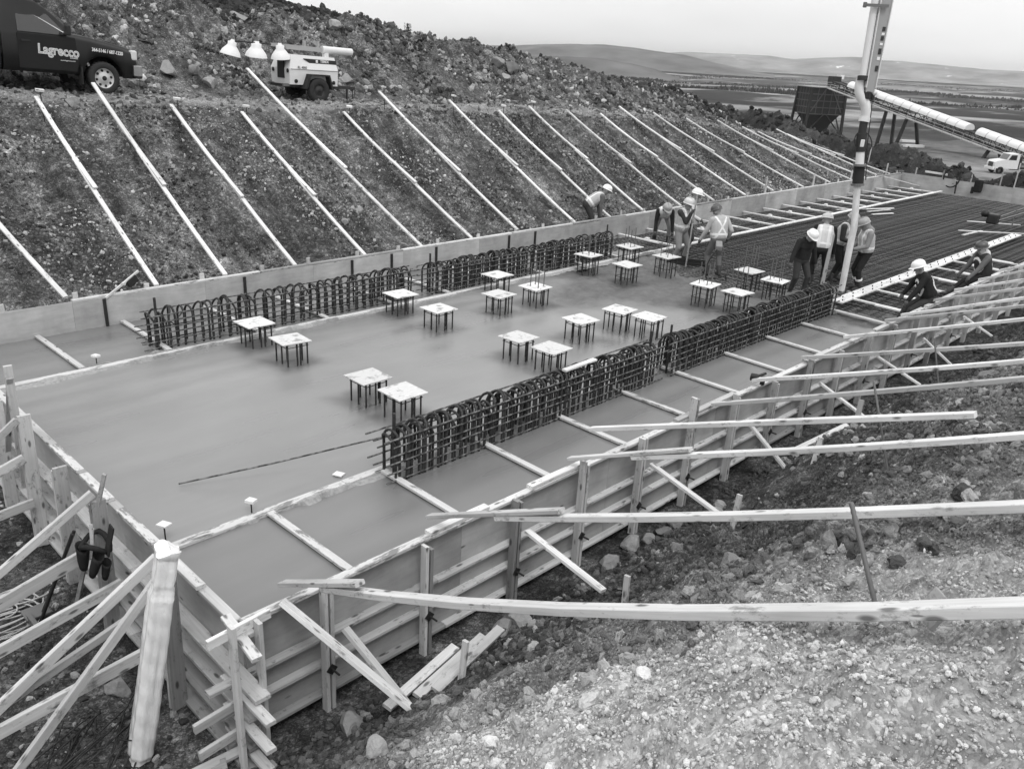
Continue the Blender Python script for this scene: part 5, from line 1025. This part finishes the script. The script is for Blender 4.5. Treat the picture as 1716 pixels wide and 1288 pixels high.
person('worker in dark hard hat with pale hood sitting on the near wall farther along', (19.15,.06,0), 140, hip=(0,0,.66), lean=.30, side_=-.05, look=(.1,.2), hl=(.48,.20,.60), hr=(.42,-.30,.55), hat='hat_dark', jacket='grey_cloth', trouser='black_cloth', vest='dark_cloth', stripes='ring', hood='pale_cloth', fl=(.72,.16,.12), fr=(.75,-.05,.10), H=1.72)
# things they hold
b = MB(); b.tube([(16.30,6.42,-.12), (16.40,6.42,1.78)], .022, 8); tl = thing('screed_tool', (16.30,6.42,-.12), 'long-handled wooden screeding tool held upright by a worker', 'tool'); b.build('handle', 'lumber_weathered', tl, world=True)
b = MB(); b.beam((16.1,6.9,-.06), (16.75,5.95,-.06), .12, .05); b.beam((16.12,6.93,0.02), (16.77,5.98,.02), .03, .10); b.build('blade', 'steel_dark', tl, world=True)
tag(board((17.15,3.02,-.10), (17.42,3.10,1.22), .089, .038, 'lumber_weathered', None, 'screed_board', up=(-.7,-.7,0)), 'upright wooden board in front of the worker in pale vest', 'board')
vb = thing('concrete_vibrator', (15.6,5.3,-.1), 'concrete vibrator with a looping dark hose below the worker in crossed braces', 'vibrator')
b = MB(); b.cbox((15.75,5.20,.74), (.30,.16,.14), .03, Euler((0,-.3,.6)).to_matrix()); b.build('motor', 'mid_cloth', vb, world=True)
b = MB(); b.tube([(15.66,5.16,.70),(15.4,5.2,.45),(15.28,5.25,.12),(15.35,5.18,-.02),(15.6,5.02,-.03),(15.85,4.95,.02),(15.95,4.98,-.1)], .016, 8); b.build('hose', 'black_rubber', vb, world=True)
b = MB(); b.tube([(15.78,5.12,.76),(15.86,5.0,.35),(15.98,4.95,.05)], .012, 6); b.build('handle', 'steel_grey', vb, world=True)
# ------------------------------------------------------------------ plastic-wrapped roll leaning on the end wall
t = NT('plastic_wrap', .22, .8); n1 = t.noise(t.coord('Object', (5,5,.6)), 4, 4, .55, .8); n2 = t.noise(t.coord('Object', (2,2,2)), 5, 5, .6)
t.base(t.math('MULTIPLY_ADD', n2, .06, .84)).bump(t.math('ADD', n1, t.math('MULTIPLY', n2, .5)), .5, .03); t.b.inputs['Coat Weight'].default_value = .6; t.b.inputs['Coat Roughness'].default_value = .25
wr = thing('wrapped_roll', (-.77,.49,-.78), 'long roll wrapped in white plastic leaning on the end wall at the lower left', 'roll')
P0 = Vector((-.80,.46,-.78)); P1 = Vector((-.42,.30,1.22)); d = P1-P0; ax_ = d.normalized(); u_ = ax_.cross(Vector((0,0,1))).normalized(); w_ = ax_.cross(u_); vs = []; NS, NC = 90, 48
rn = random.Random(5)
for i in range(NS+1):
    f_ = i/NS; c = P0+d*f_
    wx = .128-.012*f_+.006*math.sin(f_*9); wy = .098-.008*f_
    if f_ > .82: q_ = min((f_-.82)/.03, 1); wx *= 1-.20*q_; wy *= 1-.12*q_; c = c+u_*.012*q_
    if .80 < f_ < .845: wx *= .90; wy *= .9
    if f_ < .03: wx *= .9; wy *= .85
    for k in range(NC):
        a = 2*PI*k/NC; ca, sa = math.cos(a), math.sin(a); m_ = 4.5; sq = (abs(ca)**m_+abs(sa)**m_)**(-1/m_)
        fold = .010*max(0, math.sin(3*a+1.3+.8*math.sin(f_*6)))**3+.008*max(0, math.sin(5*a+f_*3+2))**4-.010*max(0, math.sin(4*a-1+f_*2))**6
        cr_ = .004*math.sin(f_*23+3*a)*math.sin(f_*41-a)+.007*math.exp(-((f_-.83)/.03)**2)*math.sin(9*a+f_*40)+(.02*(ca*.5+.5) if f_ > .985 else 0)
        vs.append(c+u_*(ca*sq*wx+ca*(fold+cr_))+w_*(sa*sq*wy+sa*(fold+cr_))+ax_*(.03*math.sin(2*a+.5) if i == NS else (.015*math.sin(3*a) if i == 0 else 0)))
b = MB(); b.add(vs, [(i*NC+k, i*NC+(k+1) % NC, (i+1)*NC+(k+1) % NC, (i+1)*NC+k) for i in range(NS) for k in range(NC)], 0, True); b.add(vs[:NC], [tuple(range(NC-1,-1,-1))]); b.add(vs[-NC:], [tuple(range(NC))]); b.build('wrapping', 'plastic_wrap', wr, world=True)
b = MB(); b.tube([(-.90,.42,-.70),(-.86,.38,-.62),(-.84,.40,-.66),(-.88,.44,-.76)], .006, 5); b.tube([(-.93,.46,-.52),(-.86,.40,-.53)], .006, 5); b.build('strap', 'black_rubber', wr, world=True)
# ------------------------------------------------------------------ tool belt hung on a post, with a crowbar and level beside it
tb = thing('tool_belt', (-.40,2.10,.30), 'dark leather tool belt hanging from a post of the end wall', 'tool belt')
b = MB(); b.tube([(-.40+.12*math.cos(a), 2.13+.17*math.sin(a), .36+.05*math.sin(2*a)) for a in np.linspace(0, 2*PI, 18)], .028, 6); b.build('belt', 'black_cloth', tb, world=True)
for (x, y, z, s) in ((-.47,1.98,.22,1.),(-.50,2.22,.20,1.1),(-.40,1.93,.16,.8)):
    b = MB(); b.lathe([(.001,-.11*s),(.045*s,-.11*s),(.06*s,-.05*s),(.07*s,.06*s),(.08*s,.11*s),(.07*s,.105*s),(.055*s,.0)], 12, (x,y,z), Euler((.15,.2+jit(.2),jit(.5))).to_matrix() @ Matrix.Diagonal((.7,1.15,1.1))); b.build('pouch', 'black_cloth', tb, world=True)
b = MB(); b.beam((-.46,2.05,.26), (-.42,2.09,.60), .03, .018); b.beam((-.44,2.16,.2), (-.40,2.14,.52), .03, .03); b.build('hammer_handle', 'lumber', tb, world=True)
b = MB(); b.beam((-.36,1.96,.3), (-.30,1.90,.62), .09, .015, (1,0,0)); b.build('hand_saw', 'black_rubber', tb, world=True)
b = MB(); b.beam((-.55,2.58,-.6), (-.20,2.20,1.02), .035, .035); b.build('pry_pole', 'lumber_weathered'); o = bpy.data.objects['pry_pole']; tag(o, 'long grey pole leaning over the end wall behind the tool belt', 'pole')
bk = thing('steel_rake', (-.75,2.9,-.75), 'steel rake and shovel standing in the shade beside the end wall', 'rake')
b = MB(); b.tube([(-.85,2.75,-.72),(-.45,2.62,.25)], .018, 6); b.tube([(-.78,2.9,-.72),(-.4,2.72,.22)], .018, 6); b.build('handle', 'steel_dark', bk, world=True)
b = MB(); b.cbox((-.9,2.72,-.70), (.05,.36,.10), .01); b.cbox((-.82,2.95,-.70), (.24,.22,.03), .01); b.build('head', 'steel_grey', bk, world=True)
# rope / air-hose coil on the pit floor
hc_ = MB(); rn = random.Random(9)
for q in range(11):
    cx_, cy_, rr_, e_ = -.95+rn.uniform(-.25,.25), 3.15+rn.uniform(-.3,.3), rn.uniform(.22,.45), rn.uniform(.6,1); a0 = rn.uniform(0,6)
    hc_.tube([(cx_+rr_*math.cos(a), cy_+rr_*e_*math.sin(a), -.76+.012*q*.5+.01*math.sin(3*a)) for a in np.linspace(a0, a0+5.6, 26)], .009, 5)
tag(hc_.build('hose_coil', 'vest_cloth', world=True), 'tangled pale hose lying on the pit floor at the left edge', 'hose')
# bundle of bent dark bars, lower left
rb = thing('bent_bar_bundle', (-1.05,.75,-.78), 'heap of bent dark reinforcing bars on the pit floor, lower left', 'rebar')
for q in range(24):
    x, y, a = -1.05+rn.uniform(-.35,.35), .72+rn.uniform(-.18,.18), rn.uniform(-.5,.5)+.7; ca, sa = math.cos(a), math.sin(a); z = -.77+.006*q
    pts = [(-.45,.1,0),(-.42,0,0),(.42,0,0),(.45,.12,0)]; b = MB(); b.tube([(x+ca*px-sa*py, y+sa*px+ca*py, z+pz) for px, py, pz in pts], .008, 5); b.build('bent_bar', 'rebar', rb, world=True)
# ------------------------------------------------------------------ boards and offcuts
for (p0, p1, m, lb) in (((6.13,1.86,.70),(6.85,1.87,.71),'lumber_bright','short pale board lying on top of the nearest rebar cage'),((10.9,2.12,.50),(14.4,2.12,.50),'lumber','long board lying along the top of the second near cage'),
    ((29.3,8.2,-.06),(31.9,7.05,-.05),'lumber_bright','thin pale lath lying on the rebar mat by the far rail, longest'),((29.6,6.95,-.06),(30.7,6.6,-.06),'lumber_bright','short lath lying on the rebar mat by the far rail'),((30.0,7.3,-.05),(31.4,7.0,-.05),'lumber','middle lath lying on the rebar mat by the far rail'),
    ((31.2,4.08,.02),(32.3,2.6,.02),'lumber_bright','pale board at the right edge beside the trowel machine'),((28.78,3.6,.02),(30.5,1.8,.03),'lumber_bright','long pale board lying in front of the trowel machine'),((28.1,3.24,.0),(29.6,3.1,.01),'lumber','short board lying left of the trowel machine')):
    tag(board(p0, p1, .09, .03, m, None, 'loose_board'), lb, 'board')
# power trowel / screed machine at the right edge
pt = thing('power_screed', (31.2,2.9,-.08), 'small dark power screed machine with raised handles standing on the rebar', 'machine')
b = MB(); b.cbox((31.0,3.2,.28), (.45,.35,.35), .06); b.ball((30.8,3.45,.45), .14, 10, 6); b.build('engine', 'steel_dark', pt, world=True)
b = MB(); b.tube([(31,3.1,.2),(32.0,2.3,.62),(32.5,2.0,.75)], .03, 6); b.tube([(31,3.3,.2),(32.1,2.5,.7)], .03, 6); b.tube([(32.0,2.3,.0),(32.05,2.3,.95)], .025, 6); b.tube([(31.6,2.7,-.05),(31.7,2.7,.6)], .025, 6); b.build('handle_frame', 'steel_grey', pt, world=True)
b = MB(); b.cbox((32.2,2.2,.25), (.5,.3,.3), .05); b.build('battery_box', 'grey_paint', pt, world=True)
# hose and bag on the far end wall, clamp on the near wall, nailer on the far wall
b = MB(); pts = [(39.25,7.45+.35*math.cos(a),.62+.42*math.sin(a)) for a in np.linspace(-.3, 5.2, 24)]; b.tube(pts, .03, 6); b.tube([(39.25,7.2,.5),(39.2,7.15,-.05)], .035, 6); tag(b.build('hanging_hose', 'black_rubber', world=True), 'looped dark hose hung over the far end wall', 'hose')
b = MB(); b.cbox((39.22,6.25,.42), (.22,.36,.55), .08); b.cbox((39.18,6.45,.22), (.1,.12,.3), .03); tag(b.build('hanging_bag', 'black_cloth', world=True), 'dark bag hung on the far end wall', 'bag')
cp = thing('clamp', (8.3,-.02,.55), 'black clamp gripping the near wall top at a brace end', 'clamp'); b = MB(); b.cbox((8.3,-.02,.66), (.14,.12,.08), .02, Euler((0,0,.4)).to_matrix()); b.build('jaw', 'black_rubber', cp, world=True); b = MB(); b.tube([(8.3,-.02,.66),(8.45,-.12,.72)], .02, 6); b.cbox((8.42,-.1,.60), (.08,.05,.14), .015); b.build('lever', 'steel_dark', cp, world=True)
ng_ = thing('framing_nailer', (3.1,9.8,.52), 'dark nail gun with a pale pole resting on the far wall at the left', 'nail gun'); b = MB(); b.beam((2.65,9.72,.50), (3.35,9.9,.86), .035, .035); b.build('pole', 'lumber', ng_, world=True); b = MB(); b.cbox((3.2,9.86,.70), (.22,.08,.14), .02, Euler((0,-.5,.2)).to_matrix()); b.build('tool_body', 'black_rubber', ng_, world=True)
cd = MB(); _pp = [(9.5,14.9),(11.5,14.0),(13.2,13.0),(15.3,12.2),(17.4,11.4),(18.4,10.6),(18.8,10.3)]; _px = np.interp(np.linspace(0,6,60), range(7), [a for a,_ in _pp]); _py = np.interp(np.linspace(0,6,60), range(7), [b for _,b in _pp])+.08*np.sin(np.linspace(0,14,60)); cd.tube([(a,b,gz(a,b)+.03) for a,b in zip(_px,_py)], .007, 5); tag(cd.build('air_hose', 'grey_cloth', world=True), 'thin pale air hose trailing down the far bank to the wall', 'hose')
# surveyor's grade stakes at the far bench
for (x, y, h, lb) in ((33.2,15.9,.55,'short grade stake on the far bench end, left of the hopper'),(41.3,12.2,1.0,'tall grade stake on the berm behind the far corner'),(40.3,5.1,1.25,'tall leaning stake behind the far end wall at the right edge')):
    g = gz(x, y); tag(board((x,y,g-.1),(x+.05,y,g+h), .05, .03, 'lumber', None, 'grade_stake', up=(1,0,0)), lb, 'stake')
# ------------------------------------------------------------------ boulders
def rock_mesh(seed, flat=.75, sub=3):
    bm = bmesh.new(); bmesh.ops.create_icosphere(bm, subdivisions=sub, radius=1); rn_ = random.Random(seed); pl = [(Vector((rn_.gauss(0,1), rn_.gauss(0,1), rn_.gauss(0,1))).normalized(), rn_.uniform(.5,.85)) for _ in range(13)]
    for v in bm.verts:
        p = v.co.copy()
        for n_, d_ in pl:
            e = p.dot(n_)-d_
            if e > 0: p -= n_*e
        p *= 1+.05*math.sin(p.x*5+seed)*math.sin(p.y*6+seed*2)*math.sin(p.z*5); v.co = Vector((p.x, p.y, p.z*flat))
    m = bpy.data.meshes.new('boulder'); bm.to_mesh(m); bm.free(); m.materials.append(MATS['boulder']); return m
t = NT('boulder', .9, .2); n1 = t.noise(t.coord(), 3, 6, .65); r = t.rnd(); t.base(t.math('MULTIPLY', t.math('MULTIPLY_ADD', n1, .8, .55), t.math('MULTIPLY_ADD', r, .14, .20))).bump(n1, .5, .05)
RKS = [rock_mesh(s) for s in range(7)]
BO = [(8.8,20.0,.34,'large angular boulder behind the bench between truck and light tower'),(9.55,19.9,.24,'pale block just right of the largest boulder by the truck'),(9.9,19.6,.26,'low flat boulder on the bench right of the truck'),(16.9,23.4,.30,'big pale boulder on the rubble crest'),(12.9,23.2,.32,'long pale boulder on the rubble crest above the light tower'),
 (24.2,21.9,.34,'upper pale boulder of the cluster on the rubble slope'),(24.7,21.6,.42,'largest pale boulder of the cluster on the rubble slope'),(24.0,21.3,.3,'lower left boulder of the cluster on the rubble slope'),(25.2,21.4,.3,'right-hand boulder of the cluster on the rubble slope'),
 (9.95,12.2,.16,'dark rounded boulder halfway up the far bank'),(9.1,11.6,.12,'pale small boulder low on the far bank'),(1.35,13.9,.32,'pale flat boulder set in the far bank at the left'),(2.3,14.3,.24,'pale angular boulder near the top of the far bank at the left'),(4.5,15.5,.22,'block at the lip of the far bank below the truck'),
 (15.2,20.2,.26,'angular block right of the light tower drawbar'),(14.6,20.8,.30,'pale block on the slope above the light tower drawbar'),
 (5.0,-.42,.15,'largest rounded stone at the near wall foot'),(5.28,-.46,.13,'second rounded stone at the near wall foot'),(5.55,-.5,.12,'third rounded stone at the near wall foot'),(5.83,-.5,.13,'rounded stone farthest along the wall foot row'),(4.45,-.48,.16,'pale stone below the second strut'),(6.25,-.85,.15,'pale rough stone near the tall stake'),(6.0,-.95,.12,'small stone beside the rough stone near the tall stake'),(6.5,-.72,.12,'stone farthest of the three near the tall stake'),
 (.62,-.62,.15,'tall rough boulder at the wall foot near the corner'),(2.6,-.52,.14,'angular stone at the wall foot beside the loose boards'),(2.85,-.55,.15,'second angular stone at the wall foot beside the loose boards'),(-.55,-.35,.12,'smooth pale stone on the pit floor below the corner'),(-.62,1.35,.13,'dark boulder on the pit floor left of the wrapped roll'),(-.70,1.6,.09,'flat stone on the pit floor above the dark boulder'),
 (-.25,-2.2,.10,'pale squared stone on the near bank at the bottom'),(3.3,-2.6,.14,'pale rock half buried above the nearest brace'),(3.0,-2.4,.10,'rock just left of the half buried pale rock'),(7.4,-2.6,.22,'broad flat rock embedded in the near bank below the fourth brace'),(10.4,-3.0,.16,'bright pale stone on the near bank above the fifth brace'),(9.0,-2.9,.13,'pale stone on the near bank between the braces')]
for i, (x, y, s, lb) in enumerate(BO):
    o = addobj('boulder', RKS[i % 7], None, Matrix.Translation((x, y, gz(x, y)+s*.30)) @ Euler((jit(.3), jit(.3), jit(3))).to_matrix().to_4x4() @ Matrix.Diagonal((s*random.uniform(.85,1.25), s*random.uniform(.75,1.1), s, 1))); tag(o, lb, 'boulder', 'boulders and larger stones')
# small shrub on the skyline
sh_ = thing('bare_shrub', (21.4,24.6,gz(21.4,24.6)), 'small bare shrub standing on the skyline of the hill', 'shrub')
b = MB(); g = gz(21.4,24.6)
for q in range(9): a = rn.uniform(0,6.28); b.tube([(21.4,24.6,g-.1),(21.4+.12*math.cos(a),24.6+.12*math.sin(a),g+.2),(21.4+0.16*math.cos(a),24.6+0.16*math.sin(a),g+.3+rn.uniform(0,.2))], [.015,.01,.005], 4)
b.build('stem', 'steel_dark', sh_, world=True); b = MB()
for q in range(120): a = rn.uniform(0,6.28); r_ = rn.uniform(0,.17); b.box((21.4+r_*math.cos(a),24.6+r_*math.sin(a),g+.2+rn.uniform(0,.3)), (.03,.03,.006), Euler((rn.uniform(0,3),rn.uniform(0,3),0)).to_matrix())
b.build('foliage', 'spruce', sh_, world=True)
# ------------------------------------------------------------------ haze over the valley
t = bpy.data.materials.new('haze'); t.use_nodes = True; n = t.node_tree; n.nodes.clear(); oo = n.nodes.new('ShaderNodeOutputMaterial'); pv = n.nodes.new('ShaderNodeVolumePrincipled'); pv.inputs['Density'].default_value = 1.2e-4; pv.inputs['Color'].default_value = (.9,.9,.9,1); pv.inputs['Anisotropy'].default_value = .3; n.links.new(pv.outputs[0], oo.inputs['Volume']); MATS['haze'] = t
b = MB(); b.box((1500,1500,30), (16000,16000,130)); tag(b.build('haze', 'haze'), 'thin pale haze over the valley', 'haze', kind='stuff')
